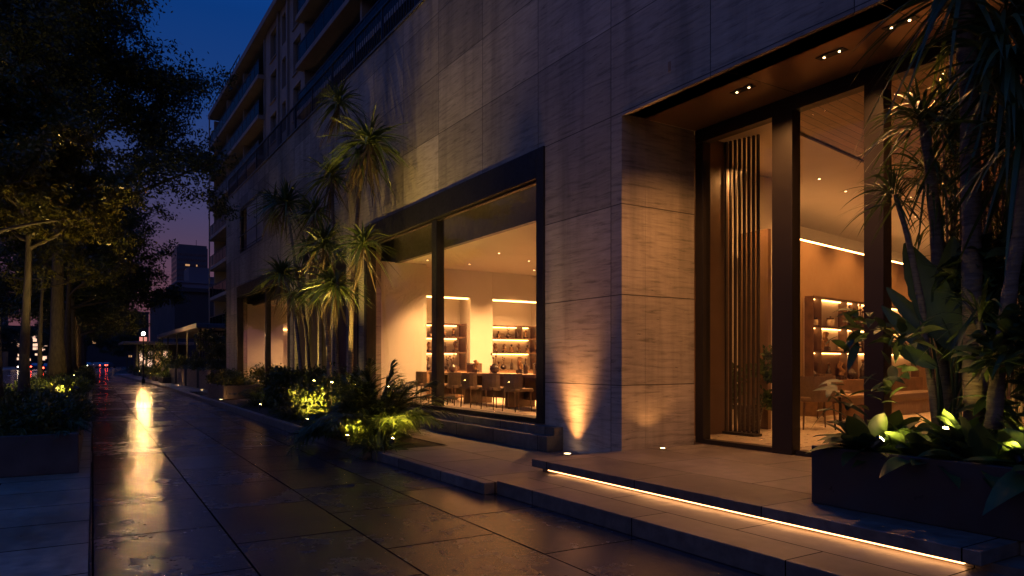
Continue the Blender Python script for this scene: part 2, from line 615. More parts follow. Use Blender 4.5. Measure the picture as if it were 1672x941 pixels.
def obj(name, mb, mat, parent=None, smooth=False, local=False):
    """ONE mesh object; vertices given in world space are moved into the parent's frame unless local"""
    me = bpy.data.meshes.new(name)
    off = Vector((0, 0, 0)) if (local or parent is None) else world_loc(parent)
    if isinstance(mb, MB):
        vs = [(v[0] - off.x, v[1] - off.y, v[2] - off.z) for v in mb.v]
        me.from_pydata(vs, [], mb.f)
        fix_normals(me)
    else:                                  # (verts ndarray, quads ndarray)
        v, f = mb
        v = v - np.array(off)
        me.vertices.add(len(v))
        me.vertices.foreach_set('co', v.astype(np.float32).ravel())
        k = f.shape[1]
        me.loops.add(f.size)
        me.loops.foreach_set('vertex_index', f.astype(np.int32).ravel())
        me.polygons.add(len(f))
        me.polygons.foreach_set('loop_start', np.arange(0, f.size, k, dtype=np.int32))
        me.polygons.foreach_set('loop_total', np.full(len(f), k, dtype=np.int32))
        me.update(calc_edges=True)
    if smooth:
        me.polygons.foreach_set('use_smooth', np.ones(len(me.polygons), dtype=bool))
    me.materials.append(mat)
    o = bpy.data.objects.new(name, me)
    COL.objects.link(o)
    if parent is not None:
        o.parent = parent
    return o


def tag(o, label, cat, group=None, kind=None):
    o['label'] = label
    if cat:
        o['category'] = cat
    if group:
        o['group'] = group
    if kind:
        o['kind'] = kind
    return o


def thing(name, label, cat, loc=(0, 0, 0), group=None):
    o = bpy.data.objects.new(name, None)
    o.empty_display_size = .2
    COL.objects.link(o)
    o.location = loc
    return tag(o, label, cat, group)


def struct(name, mb, mat, smooth=False):
    o = obj(name, mb, mat, None, smooth)
    o['kind'] = 'structure'
    return o


def dup(root, loc, rotz=0., scale=1., label=None, group=None):
    c = root.copy()
    COL.objects.link(c)
    c.location = loc
    c.rotation_euler = (0, 0, rotz)
    c.scale = (scale,) * 3
    if label:
        c['label'] = label
    if group:
        c['group'] = group

    def rec(src, dst):
        for ch in list(src.children):
            d = ch.copy()
            COL.objects.link(d)
            d.parent = dst
            rec(ch, d)
    rec(root, c)
    return c


def light(name, typ, loc, energy, col, parent=None, **kw):
    d = bpy.data.lights.new(name, typ)
    d.energy = energy
    d.color = col
    tgt = kw.pop('target', None)
    for k, v in kw.items():
        setattr(d, k, v)
    o = bpy.data.objects.new(name, d)
    COL.objects.link(o)
    loc = Vector(loc)
    if tgt is not None:
        o.rotation_euler = (Vector(tgt) - loc).to_track_quat('-Z', 'Y').to_euler()
    if parent is not None:
        o.parent = parent
        loc = loc - world_loc(parent)
    o.location = loc
    return o


WARM = (1, .46, .16)
AMBER = (1, .42, .12)
YELL = (1, .64, .13)


# ------------------------------------------------------------------ leaves
def leaves_quads(c, d, L, W, rng):
    """diamond leaf quads: centres (N,3), directions (N,3), lengths, widths"""
    n = len(c)
    r = rng.normal(size=(n, 3))
    s = np.cross(d, r)
    s /= np.linalg.norm(s, axis=1, keepdims=True) + 1e-9
    L = L[:, None]
    W = W[:, None]
    v = np.stack([c - d * L * .5, c + s * W * .5 - d * L * .08, c + d * L * .5, c - s * W * .5 - d * L * .08], 1).reshape(-1, 3)
    f = np.arange(4 * n).reshape(n, 4)
    return v, f


def strap(base, az, el, L, W, droop, segs=6, prof='strap', fold=.25, rng=RNG, twist=.3):
    """arching blades; every argument an array of n"""
    n = len(az)
    t = np.linspace(0, 1, segs + 1)
    h = np.stack([np.cos(az), np.sin(az), np.zeros(n)], 1)
    side = np.stack([-np.sin(az), np.cos(az), np.zeros(n)], 1)
    tw = rng.normal(size=n) * twist
    side = side * np.cos(tw)[:, None] + np.array([0, 0, 1.]) * np.sin(tw)[:, None]
    T = t[None, :, None]
    ce, se = np.cos(el)[:, None, None], np.sin(el)[:, None, None]
    hor = h[:, None, :] * (T * ce + .12 * T ** 2 * (1 - ce))
    ver = (T * se - droop[:, None, None] * T ** 2) * np.array([0, 0, 1.])
    p = base[:, None, :] + L[:, None, None] * (hor + ver)
    if prof == 'strap':
        w = np.minimum(1, .45 + 2.2 * t) * (1 - t ** 2.2) ** .8
    elif prof == 'grass':
        w = (1 - t) ** .7
    else:
        w = np.clip(np.sin(PI * np.clip(t * 1.02, 0, 1) ** .85), 0, 1) ** .75
        w = np.maximum(w, .06 * (t < .9))
    ww = W[:, None] * w[None, :]
    dn = np.array([0, 0, -1.])
    a = p + side[:, None, :] * ww[:, :, None] * .5
    b = p - side[:, None, :] * ww[:, :, None] * .5
    m = p + dn * (ww * fold * .5)[:, :, None]
    V = np.stack([a, m, b], 2).reshape(-1, 3)
    S = segs + 1
    i0 = (np.arange(n) * S * 3)[:, None] + (np.arange(segs) * 3)[None, :]
    i0 = i0.ravel()
    f1 = np.stack([i0, i0 + 1, i0 + 4, i0 + 3], 1)
    f2 = np.stack([i0 + 1, i0 + 2, i0 + 5, i0 + 4], 1)
    return V, np.concatenate([f1, f2])


def cat_mesh(parts):
    vs, fs, o = [], [], 0
    for v, f in parts:
        vs.append(v)
        fs.append(f + o)
        o += len(v)
    return np.concatenate(vs), np.concatenate(fs)


def U(a, b, n, rng=RNG):
    return rng.uniform(a, b, n)


def rosette(c, n, L, W, el=(-.3, 1.45), droop=(.25, .6), segs=7, prof='strap', rng=RNG, r0=.03, zspread=.12):
    c = np.array(c, dtype=float)
    az = U(0, 2 * PI, n, rng)
    e1 = U(el[0], el[1], n, rng)
    base = c + np.stack([np.cos(az) * r0, np.sin(az) * r0, U(-zspread, zspread * .3, n, rng)], 1)
    return strap(base, az, e1, U(L * .72, L * 1.1, n, rng), U(W * .8, W * 1.15, n, rng), U(*droop, n, rng), segs, prof, rng=rng)


def frond_clump(c, nf, L, rng=RNG, leaflet=.30, lw=.028, el=(.5, 1.45), droop=(.35, .8), nl=26):
    """feathery clump of pinnate fronds"""
    parts = []
    c = np.array(c, dtype=float)
    for i in range(nf):
        az = rng.uniform(0, 2 * PI)
        e1 = rng.uniform(*el)
        ln = L * rng.uniform(.65, 1.1)
        dr = rng.uniform(*droop)
        t = np.linspace(.05, 1, nl)
        h = np.array([math.cos(az), math.sin(az), 0])
        b0 = c + h * rng.uniform(0, .18) + np.array([rng.uniform(-.1, .1), rng.uniform(-.1, .1), 0])
        P = b0 + ln * (h * (t * math.cos(e1))[:, None] + np.array([0, 0, 1.]) * (t * math.sin(e1) - dr * t ** 2)[:, None])
        d = np.gradient(P, axis=0)
        d /= np.linalg.norm(d, axis=1, keepdims=True)
        parts.append(strap(b0[None], np.array([az]), np.array([e1]), np.array([ln]), np.array([.02]), np.array([dr]), 8, 'grass', rng=rng, twist=0))
        for sgn in (-1, 1):
            sel = t > .18
            p, dd = P[sel], d[sel]
            azl = np.arctan2(dd[:, 1], dd[:, 0]) + sgn * rng.uniform(.55, .95, len(p))
            ell = np.arcsin(np.clip(dd[:, 2], -1, 1)) * .6 + rng.normal(size=len(p)) * .15
            ll = leaflet * np.sin(PI * np.clip(t[sel] * .85 + .12, 0, 1)) * rng.uniform(.8, 1.15, len(p)) + .03
            parts.append(strap(p, azl, ell, ll, np.full(len(p), lw), rng.uniform(.15, .5, len(p)), 3, 'strap', rng=rng))
    return cat_mesh(parts)


def leafy_bush(c, r, h, n, L, W, rng=RNG, core=.35, curved=False):
    """rounded bush of small leaves on clumps"""
    c = np.array(c, dtype=float)
    k = max(6, n // 60)
    th = U(0, 2 * PI, k, rng)
    rr = np.sqrt(U(core, 1, k, rng))
    hh = U(.15, 1, k, rng)
    rr = rr * np.sqrt(np.clip(1.05 - (hh - .35) ** 2 * 1.6, .05, 1))
    cc = np.stack([np.cos(th) * rr * r, np.sin(th) * rr * r, hh * h], 1)
    i = rng.integers(0, k, n)
    p = cc[i] + rng.normal(size=(n, 3)) * (.16 * r)
    p[:, 2] = np.maximum(p[:, 2], .02)
    d = rng.normal(size=(n, 3)) + np.array([0, 0, .4])
    d += cc[i] / (np.linalg.norm(cc[i], axis=1, keepdims=True) + .01) * .8
    d /= np.linalg.norm(d, axis=1, keepdims=True)
    if curved:
        return strap(c + p, np.arctan2(d[:, 1], d[:, 0]), np.arcsin(np.clip(d[:, 2], -1, 1)) * .8, U(L * .6, L * 1.2, n, rng), U(W * .7, W * 1.2, n, rng), U(.2, .7, n, rng), 6, 'broad', rng=rng, twist=.4)
    return leaves_quads(c + p, d, U(L * .6, L * 1.2, n, rng), U(W * .7, W * 1.2, n, rng), rng)


def tree_data(seed, H, fork, R, r0, limbs=9, subs=6, twigs=5, per=70, L=.16, W=.07, lean=(0, 0), low=.0):
    """trunk + limbs tube mesh and a leaf mesh, base at the origin"""
    rnd = random.Random(seed)
    rng = np.random.default_rng(seed)
    mb = MB()
    top = Vector((lean[0], lean[1], H * .82))
    ax = []
    for i in range(9):
        t = i / 8
        ax.append(Vector((lean[0] * t ** 1.4 + .10 * math.sin(t * 5 + seed) * t, lean[1] * t ** 1.4 + .10 * math.cos(t * 4 + seed) * t, H * .82 * t)))
    mb.tube(ax, [r0 * (1.45 if i == 0 else 1.0) * (1 - .80 * (i / 8) ** .9) for i in range(9)], 10)

    def along(t):
        x = t * 8
        i = min(7, int(x))
        return ax[i].lerp(ax[i + 1], x - i)
    cent, cdir = [], []

    def branch(p, d, ln, r, n=5, sag=.0, wob=.22):
        pts = [p.copy()]
        q = p.copy()
        dd = d.normalized()
        for i in range(n):
            dd = (dd + Vector((rnd.gauss(0, wob), rnd.gauss(0, wob), rnd.gauss(0, wob * .7) - sag))).normalized()
            q = q + dd * (ln / n)
            pts.append(q.copy())
        mb.tube(pts, [r * (1 - .75 * i / n) for i in range(n + 1)], 6 if r > .04 else 4, False)
        return pts
    for k in range(limbs):
        t = fork / (H * .82) + (1 - fork / (H * .82)) * (k / limbs) ** 1.1
        p = along(min(.98, t))
        az = k * 2.399 + rnd.uniform(-.4, .4)
        el = .25 + .75 * (k / limbs) + rnd.uniform(-.15, .15) - low
        frac = 1 - .45 * (k / limbs) ** 1.5
        ln = R * frac * rnd.uniform(.8, 1.05)
        d = Vector((math.cos(az) * math.cos(el), math.sin(az) * math.cos(el), math.sin(el)))
        lp = branch(p, d, ln, r0 * .42 * (1 - .5 * k / limbs), 6, .02, .14)
        for j in range(subs):
            tt = .28 + .72 * (j + rnd.random() * .6) / subs
            x = min(len(lp) - 1.001, tt * (len(lp) - 1))
            q = lp[int(x)].lerp(lp[int(x) + 1], x - int(x))
            dd = (d + Vector((rnd.gauss(0, .75), rnd.gauss(0, .75), rnd.gauss(.05, .5)))).normalized()
            sp = branch(q, dd, ln * rnd.uniform(.28, .5), r0 * .13, 4, .03, .22)
            for m in range(twigs):
                a = rnd.randrange(1, len(sp))
                d3 = (dd + Vector((rnd.gauss(0, .9), rnd.gauss(0, .9), rnd.gauss(-.05, .6)))).normalized()
                tp = branch(sp[a], d3, rnd.uniform(.45, .95) * R / 5, r0 * .04, 3, .05, .25)
                for pt in tp[1:]:
                    cent.append(tuple(pt))
                    cdir.append(tuple(d3))
    cent = np.array(cent)
    cdir = np.array(cdir)
    n = len(cent) * per // 3
    i = rng.integers(0, len(cent), n)
    p = cent[i] + rng.normal(size=(n, 3)) * np.array([.20, .20, .15]) * (R / 5)
    d = cdir[i] * .6 + rng.normal(size=(n, 3)) * .7 + np.array([0, 0, -.35])
    d /= np.linalg.norm(d, axis=1, keepdims=True)
    return mb, leaves_quads(p, d, U(L * .6, L * 1.2, n, rng), U(W * .7, W * 1.2, n, rng), rng)



# ================================================================== ground, street, paving
struct('ground', MB().add([(-900, -300, -.16), (900, -300, -.16), (900, 1500, -.16), (-900, 1500, -.16)], [(0, 1, 2, 3)]), M['ground'])


def st_sheet(name, a0, a1, b0, b1, z, mat, depth=0.):
    mb = MB().box(a0, a1, b0, b1, z - depth, z) if depth else MB().add([(a0, b0, z), (a1, b0, z), (a1, b1, z), (a0, b1, z)], [(0, 1, 2, 3)])
    o = struct(name, mb, mat)
    o.rotation_euler = (0, 0, -SA)
    return o


ROAD_A = -2.75
st_sheet('road', -15.0, ROAD_A - .15, -20, 420, -.12, M['asphalt'])
st_sheet('far_pavement', -19.5, -15.0, -20, 420, .0, M['kerb'], .14)
st_sheet('road_kerb', ROAD_A - .15, ROAD_A, -20, 420, .01, M['kerb'], .15)
st_sheet('side_paving', ROAD_A, -.03, -20, 420, .0, M['strip'], .14)
st_sheet('sidewalk', -.022, 9.5, -20, 420, .0, M['paving'], .14)
# painted lane dashes far down the road
lm = MB()
for k in range(14):
    b = 20 + k * 9
    lm.box(-8.6, -8.45, b, b + 3, -.118, -.114)
o = struct('lane_marking', lm, simple('road_paint', (.55, .55, .5), .5, 0, .3, 3))
o.rotation_euler = (0, 0, -SA)

# raised apron along the shop front, planting bed kerb
struct('apron_paving', MB().box(3.86, 6.255, 6.74, 10.12, .0, .13, .008).box(5.15, 6.255, 10.125, 35.0, .0, .128), M['apron'])
KB = MB()
for k in range(9):
    b0, b1 = 10.35 + k * 1.8, 10.35 + (k + 1) * 1.8 - .012
    KB.bevbox(3.50, 3.64, b0, b1, .0, .165, .008)
kb = struct('bed_kerb', KB, M['kerb'])
kb.rotation_euler = (0, 0, -SA)
KB = MB()
for k in range(16):
    b0, b1 = 26.6 + k * 2.2, 26.6 + (k + 1) * 2.2 - .012
    KB.bevbox(3.50, 3.72, b0, b1, .0, .13, .008)
kb = struct('terrace_kerb', KB, M['kerb'])
kb.rotation_euler = (0, 0, -SA)
struct('terrace_paving', MB().box(4.6, 11.8, 35.05, 95, .0, .12), M['apron'])
o = struct('bed_soil', MB().box(3.645, 4.82, 10.30, 26.5, .0, .12), M['soil'])
o.rotation_euler = (0, 0, -SA)

# entrance steps
LX0 = 4.00
struct('lower_step', MB().box(LX0, 4.86, -4.0, 6.70, .0, .15, .007), M['deck'])
struct('entrance_platform', MB().box(4.86, 7.62, -4.0, 7.06, .0, .205).box(4.70, 7.62, 2.14, 7.06, .209, .30, .006)
       .box(5.2, 7.62, -4.0, 2.135, .209, .30), M['deck'])
led = obj('led_strip', MB().box(4.825, 4.857, 2.30, 6.90, .168, .196), M['e_step'])
tag(led, 'glowing warm light strip tucked under the edge of the top entrance step', 'light strip')

# ================================================================== shop building
FXX = 6.26
shop = thing('shop_building', 'stone clad shop building with lit display windows and deep bronze entrance', 'building', (8.5, 14, 0))
W1 = (9.03, 16.85, .50, 4.80)
W2 = (23.9, 32.5, .50, 4.72)
W3 = (27.7, 31.9, 6.1, 8.0)
front = wall_holes(0, FXX, FXX + .42, -7.0, 35.0, .0, 8.93,
                   [(-7.0, 7.24, .0, 4.77), W1, W2, W3])
# pier return beside the entrance and the end wall
obj('wall', front, M['stone'], shop)
obj('pier_return', MB().box(FXX + .423, 7.62, 7.24, 9.02, .0, 4.765), M['stone'], shop)
obj('end_wall', MB().box(FXX + .423, 12.5, 34.6, 35.0, 0, 8.92), M['stone'], shop)
obj('parapet_cap', MB().box(FXX - .03, FXX + .45, -7, 35.03, 8.933, 8.985), M['kerb'], shop)
obj('roof_deck', MB().box(FXX + .423, 30, -7, 34.59, 8.55, 8.75), M['farblock'], shop)
# bronze reveal of the entrance
obj('soffit', MB().box(FXX + .012, 7.72, -7, 7.235, 4.77, 4.86), M['soffit'], shop)
obj('soffit_lip', MB().box(FXX - .004, FXX + .05, -7, 7.236, 4.735, 4.766), M['stone'], shop)
for y in (5.55, 3.75, 1.95):
    obj('soffit_joint', MB().box(FXX + .09, 7.60, y, y + .007, 4.7665, 4.769), M['black'], shop)

# first display window -------------------------------------------------
def display_window(y0, y1, z0, z1, mull, xf=FXX, sill=True):
    f = MB()
    t = .17
    xa, xb = xf - .035, xf + .22
    f.box(xa, xb, y0 + .002, y0 + .20, z0 + .002, z1 - .002, .006)
    f.box(xa, xb, y1 - .16, y1 - .002, z0 + .002, z1 - .002, .006)
    f.box(xa, xb, y0 + .203, y1 - .163, z1 - .46, z1 - .002, .006)
    f.box(xa, xb, y0 + .203, y1 - .163, z0 + .002, z0 + .075, .006)
    fo = obj('window_frame', f, M['black'], shop)
    obj('mullion', MB().box(xf + .02, xf + .20, mull - .11, mull + .11, z0 + .078, z1 - .463, .006), M['black'], fo)
    obj('pane', MB().box(xf + .10, xf + .112, y0 + .20, mull - .10, z0 + .07, z1 - .455), M['glass'], fo)
    obj('pane', MB().box(xf + .10, xf + .112, mull + .10, y1 - .16, z0 + .07, z1 - .455), M['glass'], fo)
    obj('trim', MB().box(xf + .04, xf + .09, y0 + .203, y1 - .163, z1 - .50, z1 - .463), M['bronze'], fo)
    return fo


display_window(*W1, 13.0)
display_window(*W2, 27.4)
obj('sill_step', MB().box(5.96, 6.255, 8.55, 17.3, .13, .36, .008).box(6.10, 6.257, 8.56, 17.29, .363, .485), M['apron'], shop)
obj('sill_step', MB().box(5.96, 6.255, 23.5, 33.0, .13, .36, .008).box(6.10, 6.257, 23.51, 32.9, .363, .485), M['apron'], shop)
# small upper window with pale blinds
uf = obj('window_frame', MB().box(6.30, 6.40, 27.70, 27.78, 6.1, 8.0).box(6.30, 6.40, 31.82, 31.90, 6.1, 8.0)
         .box(6.30, 6.40, 27.78, 31.82, 7.92, 8.0).box(6.30, 6.40, 27.78, 31.82, 6.1, 6.18).box(6.31, 6.39, 29.0, 29.06, 6.18, 7.92), M['black'], shop)
obj('blind', MB().box(6.325, 6.345, 27.79, 30.9, 6.19, 7.91), M['frost'], uf)
# small rail of the upper window
obj('guard_rail', MB().box(6.21, 6.235, 27.6, 32, 6.78, 6.81).box(6.21, 6.235, 27.6, 32, 6.2, 6.22), M['railm'], shop)
# dark panelling with slim stone fins between the two windows
obj('panelling', MB().box(6.225, 6.257, 17.32, 23.4, .14, 4.45, .004), M['bronze'], shop)
for k in range(5):
    y = 17.75 + k * 1.25
    obj('fin', MB().box(6.13, 6.224, y, y + .16, .14, 4.40, .01), M['stone'], shop)

# parapet railing ------------------------------------------------------
rl = MB()
rl.box(6.34, 6.39, -7, 34.9, 9.88, 9.93)
rl.box(6.345, 6.385, -7, 34.9, 9.06, 9.10)
y = -6.9
while y < 34.8:
    rl.box(6.357, 6.373, y, y + .016, 9.10, 9.88)
    y += .15
y = -6.9
while y < 34.9:
    rl.box(6.34, 6.39, y + .05, y + .10, 8.985, 9.88)
    y += 1.9
obj('parapet_railing', rl, M['railm'], shop)

# first shop room ------------------------------------------------------
RX1 = 12.0
obj('room_floor', MB().box(6.69, RX1, 9.1, 18.3, .30, .46), M['floor'], shop)
obj('room_ceiling', MB().box(7.253, RX1, 9.1, 18.3, 4.02, 4.15), M['ceiling'], shop)
obj('bulkhead', MB().box(7.12, 7.25, 9.1, 18.3, 4.0, 4.84), M['bulk'], shop)
obj('window_head', MB().box(6.69, 7.117, 9.1, 18.3, 4.80, 4.86), M['plaster'], shop)
obj('room_wall', MB().box(6.69, 8.0, 17.0, 17.5, .463, 4.017)          # pale nib by the window
    .box(8.003, RX1, 18.05, 18.3, .463, 4.017)
    .box(RX1, RX1 + .15, 9.097, 18.3, .30, 4.15)
    .box(6.69, RX1 + .15, 8.95, 9.095, .30, 5.01), M['plaster'], shop)
obj('alcove_wall', MB().box(9.55, 10.28, 17.45, 18.045, .463, 4.017)                     # pier between alcoves
    .box(8.003, 9.547, 17.45, 18.045, 3.26, 4.016).box(10.283, RX1 - .003, 17.45, 18.045, 3.26, 4.016)
    .box(8.003, 8.09, 17.45, 18.045, .463, 3.257), M['plaster'], shop)
obj('cove_light', MB().box(6.70, 6.73, 9.3, 16.7, 4.74, 4.77), M['e_stripfill'], shop)  # added strip, hidden behind the header to brighten the pocket above the glass
obj('cove_light', MB().box(8.12, 9.53, 17.52, 17.56, 3.215, 3.25), M['e_strip'], shop)
obj('cove_light', MB().box(10.30, RX1 - .05, 17.52, 17.56, 3.215, 3.25), M['e_strip'], shop)

# second shop room -----------------------------------------------------
obj('room_floor', MB().box(6.69, 12.0, 23.4, 34.0, .30, .46), M['floor'], shop)
obj('room_ceiling', MB().box(7.06, 12.0, 23.4, 34.0, 4.02, 4.15), M['ceiling'], shop)
obj('bulkhead', MB().box(6.92, 7.055, 23.4, 34.0, 3.95, 4.72), M['bulk'], shop)
obj('window_head', MB().box(6.69, 6.917, 23.4, 34.0, 4.72, 4.78), M['plaster'], shop)
obj('room_wall', MB().box(6.69, 8.25, 32.6, 33.0, .463, 4.017).box(8.253, 12.0, 33.6, 34.0, .463, 4.017)
    .box(12.0, 12.15, 23.4, 34, .30, 4.15).box(6.69, 12, 23.25, 23.395, .30, 4.78), M['plaster'], shop)
obj('cove_light', MB().box(8.3, 11.9, 33.53, 33.58, 2.95, 3.0), M['e_strip'], shop)

# entrance glazing -----------------------------------------------------
GX = 7.63
gl = MB()
gl.box(GX, GX + .16, 7.09, 7.232, .302, 4.58, .006)
gl.box(GX, GX + .16, -7, 7.232, 4.582, 4.766)
gl.box(GX + .005, GX + .155, 5.92, 7.087, .302, .36)
gl.box(GX + .005, GX + .155, 4.69, 5.58, .302, .36)
gl.box(GX + .005, GX + .155, -7, 4.42, .302, .36)
ef = obj('entrance_frame', gl, M['bronze'], shop)
obj('door_post', MB().box(GX - .035, GX + .13, 5.60, 5.90, .302, 4.579, .008), M['bronze'], ef)
obj('door_post', MB().box(GX - .035, GX + .13, 4.44, 4.67, .302, 4.579, .008), M['bronze'], ef)
obj('door_post', MB().box(GX - .06, GX + .18, 1.2, 1.45, .302, 4.579, .008), M['bronze'], ef)
for a, b in ((5.92, 7.087), (4.69, 5.58), (1.455, 4.42), (-7, 1.195)):
    obj('pane', MB().box(GX + .07, GX + .084, a, b, .33, 4.60), M['glass'], ef)

# entrance room, its far wall turned nine degrees ------------------------
TH = math.radians(9.3)
WD = Vector((math.cos(TH), math.sin(TH), 0))
WN = Vector((math.sin(TH), -math.cos(TH), 0))      # towards the room
WP = Vector((13.03, 9.54, 0))


def wp(s, n, z):
    p = WP + WD * s + WN * n
    return Vector((p.x, p.y, z))


def wbox(mb, s0, s1, n0, n1, z0, z1):
    vs = [wp(s, n, z) for z in (z0, z1) for n in (n0, n1) for s in (s0, s1)]
    return mb.add(vs, [(0, 2, 3, 1), (4, 5, 7, 6), (0, 1, 5, 4), (2, 6, 7, 3), (0, 4, 6, 2), (1, 3, 7, 5)])


CZ = 5.02
obj('room_floor', MB().box(7.79, 27, -6.5, 7.9, .12, .298).box(9.2, 27, 7.9, 15, .12, .298), M['floor'], shop)
obj('display_wall', wbox(MB(), -.9, 13, -.30, 0, .30, 4.06), M['dwall'], shop)
obj('cove_light', wbox(MB(), -.85, 12.8, -.05, -.012, 4.062, 4.095), M['e_cove'], shop)
obj('rear_wall', wbox(MB(), -.95, 13.2, -1.85, -1.65, .30, CZ), M['plaster'], shop)
SL = 1.98                                    # distance of the ceiling slot from the wall
ceil = MB()
wbox(ceil, -6.3, 14, -1.9, SL - .05, CZ, CZ + .12)
obj('plaster_ceiling', ceil, M['ceiling'], shop)
wc = MB()
wbox(wc, -7.2, 16, SL + .05, 16, CZ, CZ + .12)
obj('plank_ceiling', wc, M['plank'], shop)
obj('ceiling_slot', wbox(MB(), -6.3, 14, SL - .049, SL + .049, CZ + .03, CZ + .12), M['black'], shop)
obj('side_panel', MB().box(7.80, 9.16, 7.92, 8.05, .30, CZ - .005), M['panel'], shop)
obj('room_wall', MB().box(26.8, 27, -6.5, 15, .3, CZ - .01).box(7.8, 27, -6.7, -6.5, .3, CZ - .01), M['plaster'], shop)
obj('partition', MB().box(10.2, 10.28, 8.0, 8.6, .30, 3.75), M['panel'], shop)

# ================================================================== interior furniture
def bottle_kind(k):
    """small shelf objects, local base at origin -> list of (part name, mesh, material)"""
    if k == 0:    # square flask with stopper
        return [('body', MB().bevbox(-.055, .055, -.045, .045, 0, .17, .012), M['amber']), ('stopper', MB().lathe([(.018, .17), (.018, .20), (.032, .205), (.032, .245), (.02, .26)], 10), M['ceramic'])]
    if k == 1:    # tall bottle
        return [('body', MB().lathe([(.045, 0), (.05, .01), (.05, .16), (.035, .20), (.016, .235), (.016, .29)], 14), M['ceramic']), ('stopper', MB().lathe([(.021, .29), (.021, .33), (.014, .34)], 10), M['amber'])]
    if k == 2:    # round vase with twig
        t = MB().tube([(0, 0, .12), (.02, .01, .26), (.06, .02, .36)], .006, 5).tube([(0, 0, .12), (-.03, .01, .28), (-.05, .0, .40)], .006, 5)
        for p in ((.06, .02, .36), (-.05, 0, .40), (.03, .012, .29), (-.035, .01, .32)):
            t.lathe([(.004, -.02), (.024, 0), (.018, .02), (.004, .035)], 6, p)
        return [('body', MB().lathe([(.04, 0), (.085, .04), (.10, .09), (.075, .145), (.035, .165), (.04, .18)], 14), M['ceramic']), ('twig', t, M['wood'])]
    if k == 3:    # pale jar
        return [('body', MB().lathe([(.055, 0), (.06, .01), (.06, .11), (.05, .12)], 14), M['pale']), ('lid', MB().lathe([(.057, .121), (.057, .145), (.015, .155), (.012, .175)], 14), M['ceramic'])]
    if k == 4:    # sculpture: abstract upright figure on a plinth
        return [('plinth', MB().bevbox(-.07, .07, -.06, .06, 0, .07, .008), M['ceramic']), ('figure', MB().tube([(0, 0, .07), (.03, 0, .14), (-.02, .01, .22), (.02, 0, .29)], [.045, .055, .035, .05], 9).tube([(-.01, 0, .17), (-.07, 0, .21), (-.06, 0, .27)], [.02, .018, .012], 7), M['amber'])]
    return [('body', MB().bevbox(-.10, .10, -.075, .075, 0, .13, .006), M['wood']), ('lid', MB().bevbox(-.104, .104, -.079, .079, .132, .152, .005), M['ceramic'])]


KINDW = ['square amber flask with a dark stopper', 'tall dark bottle with narrow neck', 'round dark vase holding a twig', 'pale lidded jar', 'amber figure on a dark plinth', 'low dark wooden box']
KINDN = ['flask', 'bottle', 'vase', 'jar', 'figurine', 'box']
ORD = ['first', 'second', 'third', 'fourth', 'fifth', 'sixth', 'seventh', 'eighth', 'ninth', 'tenth']
PROTO = {}


def put(kind, loc, label, group, scale=1.0, rz=0.):
    if kind not in PROTO:
        t = thing(['glass_flask', 'dark_bottle', 'twig_vase', 'lidded_jar', 'figurine', 'wooden_box'][kind], label, KINDN[kind], (0, 0, 0), group)
        for nm, mb, mt in bottle_kind(kind):
            obj(nm, mb, mt, t, nm != 'lid' and kind in (1, 2, 3), local=True)
        PROTO[kind] = t
        t.location, t.scale, t.rotation_euler = loc, (scale,) * 3, (0, 0, rz)
        return t
    return dup(PROTO[kind], loc, rz, scale, label, group)


def shelf_unit(name, label, x0, x1, yb, yf, zs, zc, side=True):
    """alcove shelving: boards at heights zs (top one is the cap), lit from under each board, cabinet below zc"""
    t = thing(name, label, 'shelf unit', ((x0 + x1) / 2, yb, .46))
    obj('back_panel', MB().box(x0, x1, yb - .03, yb, zc, zs[0]), M['shelfback'], t)
    for i, z in enumerate(zs):
        b = obj('shelf', MB().box(x0 + .002, x1 - .002, yf, yb - .032, z - .035, z), M['wood'], t)
        obj('light_strip', MB().box(x0 + .12, x1 - .12, yb - .10, yb - .06, z - .058, z - .037), M['e_strip'], b)
    xm = x0 + (x1 - x0) * (.33 if side else .66)
    obj('divider', MB().box(xm, xm + .025, yf + .02, yb - .033, zs[1] + .001, zs[0] - .036), M['wood'], t)
    obj('side_board', MB().box(x0 - .035, x0, yf - .01, yb, .463, zs[0] + .01), M['wood'], t)
    obj('side_board', MB().box(x1, x1 + .035, yf - .01, yb, .463, zs[0] + .01), M['wood'], t)
    cb = obj('cabinet', MB().box(x0 + .003, x1 - .003, yf - .04, yb - .033, .463, zc - .001), M['wood'], t)
    n = max(2, round((x1 - x0) / .6))
    for k in range(n):
        a, b = x0 + (x1 - x0) * k / n, x0 + (x1 - x0) * (k + 1) / n
        obj('cabinet_door', MB().bevbox(a + .01, b - .01, yf - .062, yf - .041, .50, zc - .03, .004), M['woodlight'], cb)
    return t


zsh = [2.53, 2.16, 1.74]
shelf_unit('alcove_shelving', 'lit alcove shelving beside the pale wall of the shop window', 8.14, 9.50, 18.04, 17.62, zsh, 1.24)
shelf_unit('alcove_shelving', 'lit alcove shelving near the window frame, past the pale pier', 10.33, 11.94, 18.04, 17.62, zsh, 1.24, False)
rnd = random.Random(3)
for nm, x0, x1, cnt in (('alcove by the pale wall', 8.30, 9.42, 4), ('alcove past the pier', 10.5, 11.8, 5)):
    for zi, (z, sn) in enumerate(((2.16, 'upper shelf'), (1.74, 'middle shelf'), (1.24, 'lowest shelf'))):
        for k in range(cnt - (zi == 0)):
            kd = rnd.choice([0, 1, 2, 3, 4, 5, 2, 4])
            put(kd, (x0 + (x1 - x0) * (k + .5 + rnd.uniform(-.2, .2)) / (cnt - (zi == 0)), 17.80 + rnd.uniform(-.04, .04), z + .001),
                f'{KINDW[kd]}, {ORD[k]} on {sn}, {nm}', 'ornaments on the alcove shelves', rnd.uniform(.8, 1.05) if zi else .8, rnd.uniform(-.5, .5))

